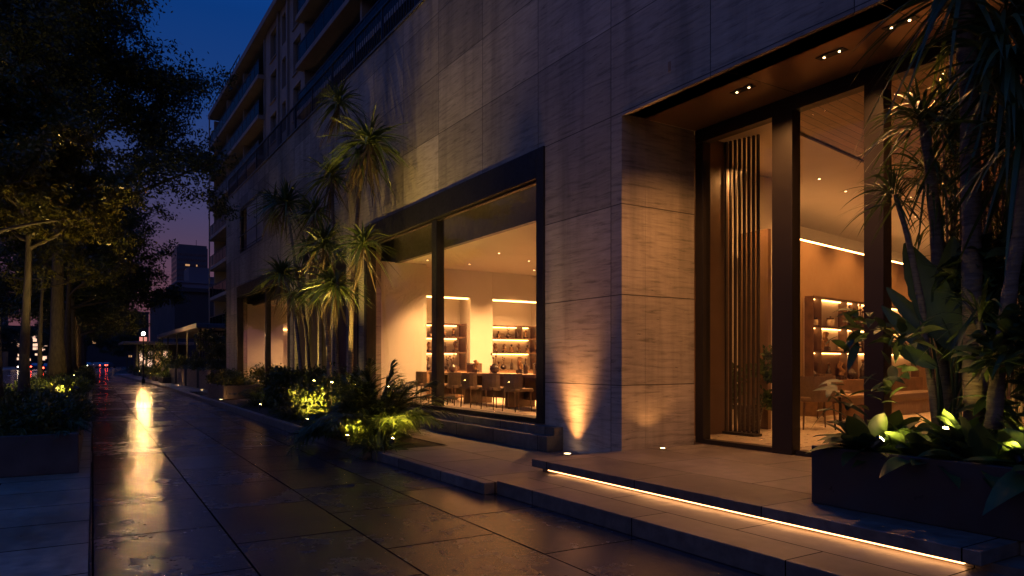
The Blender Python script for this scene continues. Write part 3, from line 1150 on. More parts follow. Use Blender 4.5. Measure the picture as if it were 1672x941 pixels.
# long bar table parallel to the window
tb = thing('bar_table', 'long dark wooden bar table behind the shop window', 'table', (8.45, 14.4, .46))
obj('table_top', MB().bevbox(8.05, 8.95, 11.3, 17.0, 1.14, 1.20, .006), M['woodlight'], tb)
for y in (11.35, 13.2, 15.1, 16.9):
    obj('panel_leg', MB().bevbox(8.12, 8.88, y, y + .06, .463, 1.138, .004), M['wood'], tb)
obj('modesty_panel', MB().box(8.60, 8.64, 11.42, 16.88, .62, 1.137), M['wood'], tb)

tl = [(5, 16.5, 1.1), (2, 16.05, 1.1), (5, 15.2, 1.5), (4, 15.05, 1.0), (3, 14.5, 1.2), (2, 13.95, 1.2), (4, 13.45, 1.2), (1, 12.9, 1.), (5, 12.3, 1.5), (4, 12.0, 1.2), (2, 11.7, 1.1)]
for k, (kd, y, sc) in enumerate(tl):
    put(kd, (8.45 + rnd.uniform(-.2, .2), y, 1.2005), f'{KINDW[kd]}, {ORD[k] if k < 10 else "last"} along the bar table from its far end', 'ornaments on the bar table', sc, rnd.uniform(0, 3))


def make_chair(name, label, group, mat):
    t = thing(name, label, 'chair', (0, 0, 0), group)
    obj('seat', MB().bevbox(-.24, .24, -.24, .24, .40, .47, .02), mat, t, local=True)
    bk = MB()
    n = 9
    pts = []
    for i in range(n):                       # curved barrel back
        a = math.radians(-75 + 150 * i / (n - 1))
        pts.append((-.27 * math.cos(a), .27 * math.sin(a)))
    pin = [(x * .87, y * .87) for x, y in pts]
    bk.extrude(pts + pin[::-1], 2, .40, .76)
    obj('backrest', bk, mat, t, local=True)
    for sx in (-1, 1):
        for sy in (-1, 1):
            obj('leg', MB().tube([(sx * .19, sy * .19, .40), (sx * .21, sy * .21, .0)], [.016, .011], 8), M['wood'], t, local=True)
    return t


ch = make_chair('dining_chair', 'brown barrel chair at the bar table, nearest the window frame', 'barrel chairs along the bar table', M['fabric'])
ch.location, ch.rotation_euler = (7.70, 12.1, .461), (0, 0, .1)
for k, (y, lb) in enumerate(((12.95, 'second from the window frame'), (13.8, 'third from the window frame'), (14.65, 'fourth from the window frame'), (15.5, 'fifth from the window frame'), (16.3, 'beside the pale wall'))):
    dup(ch, (7.70 + rnd.uniform(-.06, .06), y, .461), rnd.uniform(-.25, .25), 1.0, f'brown barrel chair at the bar table, {lb}')

# entrance room: shelving on the turned wall ----------------------------
def wbx(s0, s1, n0, n1, z0, z1):
    return wbox(MB(), s0, s1, n0, n1, z0, z1)


sw = thing('wall_shelving', 'tall lit shelving on the wall behind the entrance glass', 'shelf unit', tuple(wp(2, .2, .3)))
S0, S1 = .38, 6.4
obj('back_panel', wbx(S0, S1, .002, .03, 1.06, 2.84), M['shelfback'], sw)
obj('cabinet', wbx(S0, S1, .002, .32, .30, 1.055), M['woodlight'], sw)
for z in (2.87, 2.24, 1.70):
    b = obj('shelf', wbx(S0, S1, .031, .22, z - .04, z), M['wood'], sw)
    obj('light_strip', wbx(S0 + .12, S1 - .1, .05, .09, z - .062, z - .042), M['e_strip'], b)
for s in (S0, S0 + .36, S0 + 1.62, S0 + 2.2, S0 + 3.6, S1):
    obj('divider', wbx(s - .02, s + .015, .031, .22, 1.06, 2.829), M['wood'], sw)
obj('dark_panel', wbx(S0 + .03, S0 + 1.6, .031, .045, 1.06, 1.659), M['panel'], sw)
for zi, (z, sn) in enumerate(((2.24, 'upper'), (1.70, 'lower'), (1.056, 'cabinet top'))):
    for k in range(9):
        s = .62 + k * .62 + rnd.uniform(-.12, .12)
        if min(abs(s - q) for q in (S0 + .36, S0 + 1.62, S0 + 2.2, S0 + 3.6)) < .13:
            s += .2
        kd = rnd.choice([0, 1, 1, 0, 2, 3, 4])
        put(kd, tuple(wp(s, .14, z + .001)), f'{KINDW[kd]}, {ORD[k]} along the {sn} shelf behind the entrance', 'ornaments on the entrance shelving', rnd.uniform(1.1, 1.4), rnd.uniform(-.4, .4))

# round cafe table, benches and chair behind the entrance glass
def P2(u, v, z):
    return at(u, v, Z=z)


t = thing('round_table', 'small round table on a thin stem behind the entrance glass', 'table', tuple(P2(1372, 690, .30)))
c = P2(1372, 690, .30)
obj('table_top', MB().lathe([(.50, .50), (.52, .51), (.52, .535), (.50, .545)], 28, c), M['woodlight'], t, True)
obj('stem', MB().lathe([(.03, .02), (.025, .50)], 12, c), M['black'], t)
obj('base', MB().lathe([(.24, .0), (.24, .012), (.04, .03)], 20, c), M['black'], t)
c2 = P2(1330, 700, .30)
ch2 = make_chair('lounge_chair', 'brown barrel chair beside the round table at the entrance post', 'lounge chairs inside the entrance', M['fabric'])
ch2.location, ch2.rotation_euler, ch2.scale = (c2.x, c2.y, .299), (0, 0, .9), (1.25, 1.25, 1.2)
c3 = P2(1405, 690, .30)
dup(ch2, (c3.x + .5, c3.y + .9, .299), -1.2, 1.2, 'brown barrel chair behind the round table, near the shelving')
bn = thing('bench', 'long brown upholstered bench in front of the entrance shelving', 'bench', tuple(wp(2.5, 1.1, .3)))
obj('seat', wbx(.2, 5.5, .75, 1.35, .62, .76), M['fabric'], bn)
obj('base', wbx(.3, 5.4, .8, 1.3, .30, .618), M['panel'], bn)

# slatted screen and the plant behind it
sc = thing('slat_screen', 'tall bronze screen of upright slats just inside the entrance', 'screen', (9.1, 7.6, .3))
M['slat'] = simple('slat_bronze', (.050, .032, .020), .5, .3, .15, 2)
sm = MB()
pa, pb = at(1186, 708, Z=.30), at(1238, 712, Z=.30)
for k in range(8):
    p = pa.lerp(pb, k / 7)
    sm.bevbox(p.x - .022, p.x + .022, p.y - .017, p.y + .017, .34, 5.015, .004)
obj('slats', sm, M['slat'], sc)
obj('rail', MB().box(pa.x - .07, pb.x + .02, pb.y - .06, pa.y + .06, .30, .34), M['bronze'], sc)
pz = (9.72, 8.0, .30)
ip = thing('indoor_plant', 'leafy indoor plant in a pot behind the slatted screen', 'plant', pz)
obj('pot', MB().lathe([(.17, 0), (.22, .42), (.20, .43), (.17, .38)], 18, pz), M['ceramic'], ip, True)
obj('foliage', leafy_bush((pz[0], pz[1], .66), .42, 1.0, 700, .14, .06), M['broad'], ip)

# recessed lights --------------------------------------------------------
def downlight(loc, label, group, energy, spot=95, col=WARM, r=.030, proto=[], tilt=None):
    t = thing('recessed_downlight', label, 'ceiling light', loc, group)
    obj('trim', MB().lathe([(r * .75, -.004), (r * 1.3, -.006), (r * 1.3, .0)], 16, loc), M['black'], t)
    obj('lens', MB().lathe([(r * .72, -.0065), (r * .72, -.003)], 14, loc), M['e_down'], t)
    tg = tilt if tilt else (loc[0], loc[1], 0)
    if energy:
        light('downlight_lamp', 'SPOT', (loc[0], loc[1], loc[2] - .03), energy, col, t, spot_size=math.radians(spot), spot_blend=.7, shadow_soft_size=.05, target=tg)
    return t


for i, (x, y) in enumerate(((7.65, 16.2), (8.6, 14.3), (8.9, 16.3), (10.6, 13.0), (11.0, 16.4), (8.5, 11.6), (11.6, 14.6), (9.9, 15.0))):
    downlight((x, y, 4.018), 'small warm downlight recessed in the plaster ceiling behind the display window', 'downlights of the display window room', 1050 if i else 560, 120 if i else 75)
for x, y in ((8.0, 30.6), (8.8, 27.0), (10, 31), (9.5, 25)):
    downlight((x, y, 4.018), 'small warm downlight recessed in the ceiling of the farther shop window', 'downlights of the far shop window room', 700, 120)
k = 0
for s, n in ((-.8, .9), (.6, .8), (2.4, .9), (4.5, .8), (7, .9), (.2, 1.4), (2.2, 1.5)):
    p = wp(s, n, CZ - .002)
    downlight(tuple(p), 'small warm downlight recessed in the smooth ceiling behind the entrance glass', 'downlights over the entrance shelving', 300 if n < 1.2 else 0, 110, AMBER)
for s, n in ((-2.2, 3.4), (1, 3.6), (4.5, 4), (-1, 6.4), (3, 7)):
    p = wp(s, n, CZ - .002)
    downlight(tuple(p), 'small warm downlight recessed in the plank ceiling inside the entrance', 'downlights of the plank ceiling', 380, 120, AMBER)
# soffit fittings: pairs in one slot
for i, (u, v, lb) in enumerate(((1213, 146, 'nearest the stone pier'), (1358, 88, 'in the middle of the soffit'), (1470, 38, 'beyond the tall palm stem'))):
    c = at(u, v, Z=4.768)
    t = thing('soffit_downlight', f'black slot with paired downlights in the bronze soffit, {lb}', 'ceiling light', tuple(c), 'downlights in the bronze soffit')
    obj('housing', MB().box(c.x - .05, c.x + .05, c.y - .16, c.y + .16, 4.760, 4.768), M['black'], t)
    for q in (-.09, .09):
        obj('lens', MB().lathe([(.012, -.013), (.012, -.008)], 10, (c.x, c.y + q, 4.768)), M['e_down'], t)
    light('soffit_lamp', 'SPOT', (c.x, c.y, 4.74), 420 if i == 0 else 190, AMBER, t, spot_size=math.radians(135), spot_blend=.8, shadow_soft_size=.05, target=(c.x + (.0), c.y, 0))
light('screen_glow', 'AREA', (9.6, 7.7, 4.6), 90, AMBER, sc, shape='DISK', size=.3, target=(9.9, 8.4, 0))

# ground uplights --------------------------------------------------------
def ground_light(loc, label, tgt, energy, col, spot, blend=.6, r=.06, group=None):
    t = thing('ground_uplight', label, 'ground light', loc, group)
    obj('ring', MB().lathe([(r * 1.25, 0), (r * 1.25, .008), (r * .8, .009)], 18, loc), M['black'], t)
    obj('lens', MB().lathe([(r * .78, .0), (r * .78, .0105)], 16, loc), M['e_down'], t)
    light('uplight_lamp', 'SPOT', (loc[0], loc[1], loc[2] + .03), energy, col, t, spot_size=math.radians(spot), spot_blend=blend, shadow_soft_size=.03, target=tgt)
    return t


gu = ground_light((6.09, 8.22, .131), 'round ground uplight shining up the stone pier', (6.17, 8.22, 3.2), 110, AMBER, 84, 1.0)
light('wash_lamp', 'SPOT', (5.98, 8.22, .17), 420, AMBER, gu, spot_size=math.radians(58), spot_blend=1.0, shadow_soft_size=.06, target=(6.22, 8.22, 2.3))
p = at(1082, 733, Z=.301)
ground_light(tuple(p), 'small round ground light in the platform by the pier', (6.75, 6.6, 4.0), 16, AMBER, 120, .5, .04)

# ================================================================== apartment block set back above the shop
AX = 12.0
apt = thing('apartment_block', 'weathered apartment block with stacked balconies rising behind the shop terrace', 'building', (16, 45, 0))
AY0, AY1 = 8.0, 73.0
FL = [-1.05 + 2.875 * k for k in range(1, 10)]       # floor levels up to the roof at 24.8
ROOF = FL[-1]
bayB = (42.5, 52.3)
wins = []
for k in range(0, 9):
    z = -1.05 + 2.875 * k
    if z < 5:
        continue
    for a, b, h0, h1 in ((49.0, 50.9, .35, 2.35), (46.75, 47.75, .35, 2.3), (43.3, 45.0, .3, 2.4)):
        if z + h1 < ROOF:
            wins.append((a, b, z + h0, z + h1))
obj('bay_wall', wall_holes(0, AX, AX + .4, bayB[0], bayB[1], 4.0, ROOF, wins), M['apwall'], apt)
for (a, b, z0, z1) in wins:
    f = MB().box(AX + .22, AX + .28, a, a + .07, z0, z1).box(AX + .22, AX + .28, b - .07, b, z0, z1).box(AX + .22, AX + .28, a + .07, b - .07, z1 - .07, z1) \
        .box(AX + .22, AX + .28, a + .07, b - .07, z0, z0 + .06)
    if b - a > 1.2:
        f.box(AX + .22, AX + .28, (a + b) / 2 - .03, (a + b) / 2 + .03, z0 + .06, z1 - .07)
    fo = obj('window', f, M['railm'], apt)
    obj('pane', MB().box(AX + .24, AX + .26, a + .07, b - .07, z0 + .06, z1 - .07), M['apglass'], fo)
    if b - a > 1.2:
        obj('sill', MB().box(AX - .08, AX + .22, a - .05, b + .05, z0 - .07, z0 - .003), M['apslab'], fo)
for y in (45.9, 48.3):
    obj('pilaster', MB().box(AX - .14, AX - .003, y, y + .35, 4, ROOF), M['apwall'], apt)
# recessed loggia bays either side
obj('core_wall', MB().box(AX + 1.9, AX + 2.2, 35.1, AY1, 0, ROOF).box(AX + 1.9, AX + 2.2, AY0, 35.097, 8.76, ROOF), M['apwall'], apt)
obj('end_wall', MB().box(AX + .35, AX + 10, AY1 - .35, AY1, 0, ROOF - .31), M['apwall'], apt)
obj('roof_slab', MB().box(AX - .55, AX + 10, AY0, AY1 + .4, ROOF + .003, ROOF + .42), M['apslab'], apt)
for k, z in enumerate(FL[:-1]):
    for y0, y1 in ((AY0, bayB[0] - .003), (bayB[1] + .003, AY1)):
        if z < 8 and y0 < 30:
            continue
        obj('balcony_slab', MB().bevbox(AX - .55, AX + 1.897, y0, y1, z - .30, z, .02), M['apslab'], apt)
cols = [AY0 + .1, 15.4, 24.0, 32.5, 42.1, 52.3, 59.3, 66.2, 72.6]
for y in cols:
    for k in range(0, 9):
        z = -1.05 + 2.875 * k
        if z < 7.6 and y < 50:
            continue
        zb = max(0, z + .002)
        obj('column', MB().box(AX - .10, AX + 1.895, y, y + .22, zb, -1.05 + 2.875 * (k + 1) - .303), M['apwall'], apt)
for k, z in enumerate(FL[:-1]):
    for i in range(len(cols) - 1):
        y0, y1 = cols[i], cols[i + 1]
        if abs(y0 - 42.1) < .01 or (z < 8 and y0 < 50):
            continue
        r = MB().box(AX - .50, AX - .44, y0, y1 - .003, z + 1.0, z + 1.05)
        n = max(2, int((y1 - y0) / 1.4))
        for j in range(n + 1):
            yy = y0 + (y1 - .05 - y0) * j / n
            r.box(AX - .49, AX - .45, yy, yy + .04, z + .002, z + 1.0)
        ro = obj('balcony_railing', r, M['railm'], apt)
        obj('glass_infill', MB().box(AX - .476, AX - .466, y0 + .05, y1 - .06, z + .08, z + .96), M['balglass'], ro)
        # sliding doors at the back of each loggia
        d0 = y0 + (y1 - y0) * .28
        d1 = y0 + (y1 - y0) * .78
        obj('balcony_door', MB().box(AX + 1.86, AX + 1.897, d0, d1, z + .01, z + 2.2), M['apglass'], apt)
# roof guard rail at the far end
r = MB()
for y in np.arange(60, 73, 1.2):
    r.box(AX - .3, AX - .26, y, y + .04, ROOF + .42, ROOF + 1.35)
r.box(AX - .31, AX - .25, 60, 72.9, ROOF + 1.351, ROOF + 1.40)
obj('roof_railing', r, M['railm'], apt)
dp = MB().tube([(AX - .60, 72.2, .1), (AX - .60, 72.2, ROOF)], .06, 8)
obj('drainpipe', dp, M['apslab'], apt)

# ================================================================== garden terrace canopy
can = thing('terrace_canopy', 'flat slab canopy on thin posts beyond the shop building', 'canopy', (9, 60, .12))
obj('roof', MB().bevbox(7.1, 11.6, 50, 74, 3.70, 4.02, .03), M['apslab'], can)
for y in (51, 57, 63, 69, 73.4):
    obj('post', MB().tube([(7.5, y, .12), (7.5, y, 3.699)], .06, 10), M['railm'], can)
    obj('post', MB().tube([(11.2, y, .12), (11.2, y, 3.699)], .06, 10), M['railm'], can)
sl = thing('trellis_screen', 'dark upright trellis bars under the terrace canopy', 'screen', (8.3, 50.6, .12))
m_ = MB()
for k in range(26):
    x = 7.4 + k * .16
    m_.box(x, x + .05, 50.5, 50.58, .15, 3.45)
m_.box(7.35, 11.6, 50.48, 50.60, 3.45, 3.55)
obj('bars', m_, M['bronze'], sl)

# ================================================================== far buildings
def block(name, label, x0, x1, y0, y1, h, mat, lit=(), pane=None, cap=True, grid=None):
    t = thing(name, label, 'building', ((x0 + x1) / 2, (y0 + y1) / 2, 0))
    obj('wall', MB().box(x0, x1, y0, y1, -.1, h), mat, t)
    if cap:
        obj('roof', MB().box(x0 - .3, x1 + .3, y0 - .3, y1 + .3, h + .003, h + .5), mat, t)
    for (fx, fz, wx, wz) in lit:
        xa = x0 + (x1 - x0) * fx
        obj('lit_window', MB().box(xa, xa + wx, y0 - .06, y0 - .003, h * fz, h * fz + wz), pane or M['e_win'], t)
    return t


block('low_building', 'plain dark low block with a flat roof behind the terrace', 11.3, 26, 97, 128, 10.3, M['farblock'])
b2 = block('rooftop_block', 'pale blue grey stepped block below the tower', 24, 42, 200, 225, 22.0, M['farblue'])
obj('stair_house', MB().box(27, 32, 203, 212, 22.5, 26.5), M['farblue'], b2)
obj('roof_tank', MB().lathe([(1.3, 0), (1.3, 2.4), (.3, 2.9)], 16, (35, 205, 22.5)), M['farblue'], b2)
obj('window', MB().box(28.2, 31.0, 199.9, 199.997, 17.5, 20.4), M['apglass'], b2)
b3 = block('rooftop_block', 'long grey block right of the stepped one, low on the skyline', 34, 52, 232, 250, 27.0, M['farblue'])

tx0, tx1, ty0, ty1, th = 58.8, 77.0, 494, 522, 75.0
M['towerglass'] = simple('tower_glass', (.022, .034, .042), .3, 0, .2, .2)
tw = thing('office_tower', 'dark office tower with a few lit windows on the dusk skyline', 'tower', (68, 508, 0))
obj('wall', MB().box(tx0, tx1, ty0, ty1, -.1, th), M['tower'], tw)
obj('roof', MB().box(tx0 + 1, tx1 - .4, ty0 + 1, ty1 - 1, th + .003, th + 1.8), M['tower'], tw)
obj('antenna', MB().tube([(71, 500, th + 1.8), (71, 500, th + 6)], .15, 6), M['railm'], tw)
bands = MB()
for k in range(20):
    z = 6 + k * 3.35
    bands.box(tx0 + .6, tx1 - .6, ty0 - .1, ty0 - .003, z, z + 1.4)
obj('window_band', bands, M['towerglass'], tw)
bands = MB()
for k in range(20):
    z = 6 + k * 3.35
    bands.box(tx0 - .1, tx0 - .003, ty0 + .6, ty1 - 1, z, z + 1.4)
obj('window_band', bands, M['towerglass'], tw)
for (fx, row, wd) in ((.27, 17, 2.6), (.27, 16, 3.2), (.52, 16, 1.6), (.74, 16, 1.1), (.43, 13, 1.0), (.62, 14, .8), (.45, 11, 1.5), (.63, 12, .8), (.48, 9, 1.6), (.55, 8, 1.2), (.62, 17, .7), (.30, 10, .8), (.70, 10, .8)):
    z = 6 + row * 3.35
    xa = tx0 + (tx1 - tx0) * fx
    obj('lit_window', MB().box(xa, xa + wd, ty0 - .2, ty0 - .103, z + .1, z + 1.2), M['e_win'], tw)
rnd = random.Random(11)


def litset(n, w, h):
    return [(rnd.uniform(.05, .92), rnd.uniform(.12, .9), w * rnd.uniform(.7, 1.5), h * rnd.uniform(.7, 1.2)) for _ in range(n)]


block('street_building', 'dark building with scattered lit windows far down the road', -44, -19, 300, 330, 30, M['farblock'], litset(44, 1.0, 1.1))
block('street_building', 'low dark building with lit shopfronts at the far end of the road', -19, -6, 330, 350, 15, M['farblock'], litset(34, .9, 1.0), M['e_win2'])
block('street_building', 'dark building closing the far end of the pavement', -1, 26, 300, 330, 20, M['farblock'], litset(10, .8, .9))

# small lit pavilion shop far along the pavement
pv = thing('pavilion_shop', 'small flat roofed pavilion with lit shopfront beyond the street lamp', 'shop', (8, 82, 0))
obj('wall', MB().box(6.0, 10.6, 80.3, 86, .12, 3.25), M['farblock'], pv)
obj('roof', MB().bevbox(4.6, 11.0, 78.6, 86.4, 3.26, 3.52, .03), M['apslab'], pv)
for k, x in enumerate((6.15, 6.85, 7.5, 8.3)):
    obj('shop_window', MB().box(x, x + (.42 if k % 2 else .55), 80.2, 80.297, .5, 2.6), M['e_win2'] if k != 2 else M['e_win'], pv)
for x in (5.9, 6.75, 7.42, 8.1):
    obj('column', MB().box(x - .09, x + .05, 79.6, 79.74, .12, 3.258), M['apslab'], pv)
obj('sign_board', MB().bevbox(6.0, 6.65, 78.45, 78.59, 3.55, 3.95, .02), M['e_pink'], pv)
hs = thing('hanging_sign', 'small red lit sign projecting over the far pavement', 'sign', tuple(st(5.2, 95, 0)))
c = st(5.2, 95, 0)
obj('panel', MB().bevbox(c.x - .9, c.x - .1, c.y - .06, c.y + .06, 3.1, 3.9, .02), M['e_sign'], hs)
obj('post', MB().tube([(c.x, c.y, 0), (c.x, c.y, 4.1)], .07, 8), M['railm'], hs)
obj('arm', MB().tube([(c.x, c.y, 4.0), (c.x - 1.0, c.y, 4.0)], .03, 6), M['railm'], hs)

# ================================================================== street lamp
lb = at(234, 626, Z=.0)
lh = at(233.5, 545, Y=lb.y)
lp = thing('street_lamp', 'lit globe street lamp on a thin dark post beside the wet pavement', 'street lamp', tuple(lb))
obj('pole', MB().lathe([(.12, 0), (.12, .25), (.06, .32), (.045, 2.0), (.035, lh.z - .17)], 14, lb), M['black'], lp, True)
obj('collar', MB().lathe([(.05, 0), (.09, .03), (.08, .07), (.03, .09)], 14, (lb.x, lb.y, lh.z - .19)), M['black'], lp, True)
gb = MB().lathe([(.10 * math.sin(PI * i / 10) + .001, -.10 * math.cos(PI * i / 10)) for i in range(11)], 18, (lb.x, lb.y, lh.z))
obj('globe', gb, M['e_lamp'], lp, True)
light('lamp_light', 'POINT', (lb.x, lb.y, lh.z), 1900, (1, .52, .18), lp, shadow_soft_size=.10)

# ================================================================== cars
def make_car(name, label, group, paint):
    t = thing(name, label, 'car', (0, 0, 0), group)
    prof = [(-2.15, .30), (-2.2, .62), (-2.12, .92), (-1.35, .98), (.85, .95), (1.95, .80), (2.18, .60), (2.2, .30)]
    obj('body', MB().extrude(prof, 0, -.88, .88), paint, t, local=True)
    cab = MB()
    lo = [(-1.75, .98), (1.05, .965)]
    hi = [(-1.15, 1.44), (.25, 1.46)]
    vs = [(x, y, z) for x in (-.82, .82) for (y, z) in lo] + [(x, y, z) for x in (-.64, .64) for (y, z) in hi]
    cab.add(vs, [(0, 1, 5, 4), (2, 6, 7, 3), (0, 4, 6, 2), (1, 3, 7, 5), (4, 5, 7, 6), (0, 2, 3, 1)])
    obj('cabin_glass', cab, M['apglass'], t, local=True)
    obj('roof', MB().bevbox(-.63, .63, -1.12, .24, 1.462, 1.50, .015), paint, t, local=True)
    for sx in (-.80, .80):
        for y in (-1.35, 1.35):
            wl = MB()
            wl.lathe([(.20, -.1), (.32, -.09), (.33, 0), (.32, .09), (.20, .1)], 16)
            wl.xform(Matrix.Translation((sx, y, .33)) @ Matrix.Rotation(PI / 2, 4, 'Y'))
            obj('wheel', wl, M['rubber'], t, local=True)
        obj('tail_light', MB().bevbox(sx - .16 if sx > 0 else sx - .02, sx + .02 if sx > 0 else sx + .16, -2.25, -2.17, .68, .86, .01), M['e_red'], t, local=True)
        obj('headlight', MB().bevbox(sx - .18 if sx > 0 else sx - .02, sx + .02 if sx > 0 else sx + .18, 2.12, 2.21, .58, .74, .01), M['e_white'], t, local=True)
    return t


car = make_car('car', 'dark car with red tail lights, nearest in the lane beyond the tree trunks', 'cars on the wet road', M['carpaint'])
p = st(-5.6, 128, -.12)
car.location, car.rotation_euler = p, (0, 0, -SA)
for (a, b, rz, lb_) in ((-6.0, 150, 0, 'dark car with red tail lights, second along the near lane'), (-9.4, 165, 0, 'dark car with red tail lights ahead in the outer lane'),
                        (-5.7, 190, 0, 'dark car with red tail lights, far ahead along the near lane'), (-12.2, 175, PI, 'dark oncoming car with white headlights on the far side of the road'),
                        (-12.4, 215, PI, 'dark oncoming car with white headlights, farther behind the first one'), (-9.2, 225, 0, 'dark car with red tail lights near the far end of the road'),
                        (-6.0, 250, 0, 'dark car with tail lights, last one visible in the near lane')):
    dup(car, st(a, b, -.12), -SA + rz, 1.0, lb_)
car2 = make_car('car', 'silver car crossing at the far end of the pavement', 'cars at the far crossing', M['carpale'])
car2.location, car2.rotation_euler = st(.8, 205, .0), (0, 0, .6)
dup(car2, st(3.6, 215, 0), -.5, 1., 'silver car with red lights parked by the far end of the pavement')
dup(car2, st(-1.2, 222, 0), PI + .3, 1., 'silver car facing us at the far end of the tree row')

# ================================================================== planting lights
def spike_light(loc, label, energy, tgt, spot=110, group='spike lights in the planting', col=YELL, lens=.035, stake=.12):
    loc = Vector(loc)
    t = thing('spike_light', label, 'garden light', tuple(loc), group)
    d = (Vector(tgt) - loc).normalized()
    h = loc + Vector((0, 0, stake))
    obj('spike', MB().tube([loc, h], [.008, .012], 6), M['black'], t)
    obj('head', MB().tube([h - d * .05, h + d * .05], [.03, .042], 12), M['black'], t)
    obj('lens', MB().tube([h + d * .0505, h + d * .062], [lens, lens * 1.05], 12), M['e_spike'], t)
    light('spike_lamp', 'SPOT', tuple(h + d * .08), energy, col, t, spot_size=math.radians(spot), spot_blend=.8, shadow_soft_size=.03, target=tuple(h + d))
    return t


def plant(name, label, cat, mesh, mat, base, group=None):
    o = obj(name, mesh, mat)
    # origin to the base of the plant
    b = Vector(base)
    o.data.transform(Matrix.Translation(-b))
    o.location = b
    return tag(o, label, cat, group)


M['dead'] = leaf_mat('dead_leaf', (.05, .036, .018), (.14, .10, .05), .8, .15)

# ================================================================== palms by the window
def palm(name, label, stems, heads, group=None, bark='palmbark', leaf='palm', segs=7):
    """stems: list of (points, r0, r1); heads: (centre, n, length, width, el range)"""
    base = stems[0][0][0]
    t = thing(name, label, 'palm', tuple(base), group)
    for pts, r0, r1 in stems:
        pts = [Vector(p) for p in pts]
        sm = []
        for i in range(len(pts) - 1):
            for k in range(4):
                sm.append(pts[i].lerp(pts[i + 1], k / 4))
        sm.append(pts[-1])
        m = len(sm) - 1
        rr = [(r0 + (r1 - r0) * i / m) * (1.25 if i == 0 else 1) * (1 + .07 * ((i * 7) % 3 - 1)) for i in range(m + 1)]
        obj('trunk', MB().tube(sm, rr, 9), M[bark], t, True)
    for c, n, L, W, el in heads:
        if bark == 'palmbark' and leaf == 'palm':
            obj('dead_skirt', rosette((c[0], c[1], c[2] - .10), 26, L * .75, W * .8, (-1.25, -.5), (.2, .6), 5, zspread=.3), M['dead'], t, True)
        obj('crown', rosette(c, n, L, W, el, (.25, .75), segs), M[leaf], t, True)
    return t


def px(u, v, X):
    return at(u, v, X=X)


X1 = 5.30
palm('dracaena_palm', 'slim palm in front of the window leaning left, lowest pale lit head',
     [([px(497, 668, X1), px(487, 560, X1), px(478, 490, X1), px(462, 450, X1)], .055, .035)],
     [(px(460, 446, X1), 139, 1.00, 0.055, (-.25, 1.4)), (px(477, 480, X1), 46, 0.71, 0.047, (-.4, .9))])
palm('dracaena_palm', 'slim palm with bright yellow lit head in the middle of the window bed',
     [([px(540, 668, 5.15), px(536, 560, 5.15), px(527, 490, 5.15), px(529, 410, 5.15)], .06, .038), ([px(527, 490, 5.15), px(545, 470, 5.15), px(552, 462, 5.15)], .035, .028)],
     [(px(529, 398, 5.15), 147, 0.94, 0.055, (-.2, 1.45)), (px(548, 462, 5.15), 124, 0.89, 0.052, (-.4, 1.3)), (px(515, 470, 5.15), 69, 0.71, 0.049, (-.4, 1.0))])
palm('dracaena_palm', 'tallest palm by the window with two heads against the dark stone wall',
     [([px(571, 668, 5.45), px(575, 480, 5.45), px(582, 370, 5.45), px(589, 290, 5.45), px(590, 240, 5.45)], .06, .034),
      ([px(590, 262, 5.45), px(572, 225, 5.45), px(556, 180, 5.45)], .03, .022), ([px(575, 480, 5.45), px(590, 440, 5.45), px(592, 400, 5.45)], .035, .028)],
     [(px(603, 228, 5.45), 131, 1.12, 0.055, (-.25, 1.3)), (px(553, 165, 5.45), 85, 0.89, 0.047, (-.4, 1.4)), (px(588, 245, 5.45), 46, 0.94, 0.052, (-.6, .6)), (px(594, 395, 5.45), 93, 0.89, 0.049, (-.4, 1.2))])
palm('dracaena_palm', 'dim palm at the back of the window bed with dark arching head',
     [([px(508, 660, 5.7), px(500, 540, 5.7), px(482, 430, 5.7), px(470, 345, 5.7)], .06, .036), ([px(555, 660, 5.7), px(545, 480, 5.7), px(543, 300, 5.7)], .055, .034)],
     [(px(468, 330, 5.7), 139, 1.18, 0.058, (-.3, 1.4)), (px(542, 285, 5.7), 124, 1.06, 0.055, (-.3, 1.4)), (px(447, 330, 5.7), 77, 1.00, 0.055, (-.3, 1.1)), (px(515, 345, 5.7), 100, .95, .050, (-.4, 1.3)), (px(500, 400, 5.7), 62, 0.83, 0.052, (-.5, 1.0))])

# bed planting ---------------------------------------------------------------
BZ = .12


def bp(u, v, z=BZ):
    return at(u, v, Z=z)


c = bp(607, 722)
plant('fan_bush', 'big feathery dark bush at the near corner of the window bed', 'shrub', frond_clump(c, 62, 1.95, leaflet=.46, lw=.034, el=(.75, 1.52), droop=(.25, .7), nl=30), M['shrub'], c)
c = bp(572, 718)
plant('fan_bush', 'feathery bush lit yellow from inside, left of the big corner bush', 'shrub', frond_clump(c, 34, 1.35, leaflet=.36, lw=.03, el=(.5, 1.45)), M['shrub'], c)
bed = [(548, 706, .50, 'g'), (520, 692, .55, 'b'), (498, 686, .62, 'g'), (470, 675, .62, 'b'), (447, 664, .7, 'f'), (425, 664, .6, 'g'), (412, 650, .62, 'f'), (540, 680, .7, 'f'),
       (515, 672, .65, 'b'), (482, 662, .7, 'f'), (590, 700, .75, 'f'), (640, 712, .5, 'g'), (560, 690, .6, 'b'), (455, 650, .6, 'b'), (432, 645, .65, 'b'), (530, 705, .35, 'g'), (618, 735, .35, 'g'), (478, 684, .4, 'g')]
nm = {'g': ('grass_tuft', 'arching grassy tuft'), 'b': ('leafy_bush', 'low leafy bush'), 'f': ('fern_clump', 'feathery fern clump')}
bed.sort(key=lambda q: (bp(q[0], q[1]) - bp(607, 722)).length)
WORDN = ORD + ['eleventh', 'twelfth', 'thirteenth', 'fourteenth', 'fifteenth', 'sixteenth', 'seventeenth', 'eighteenth']
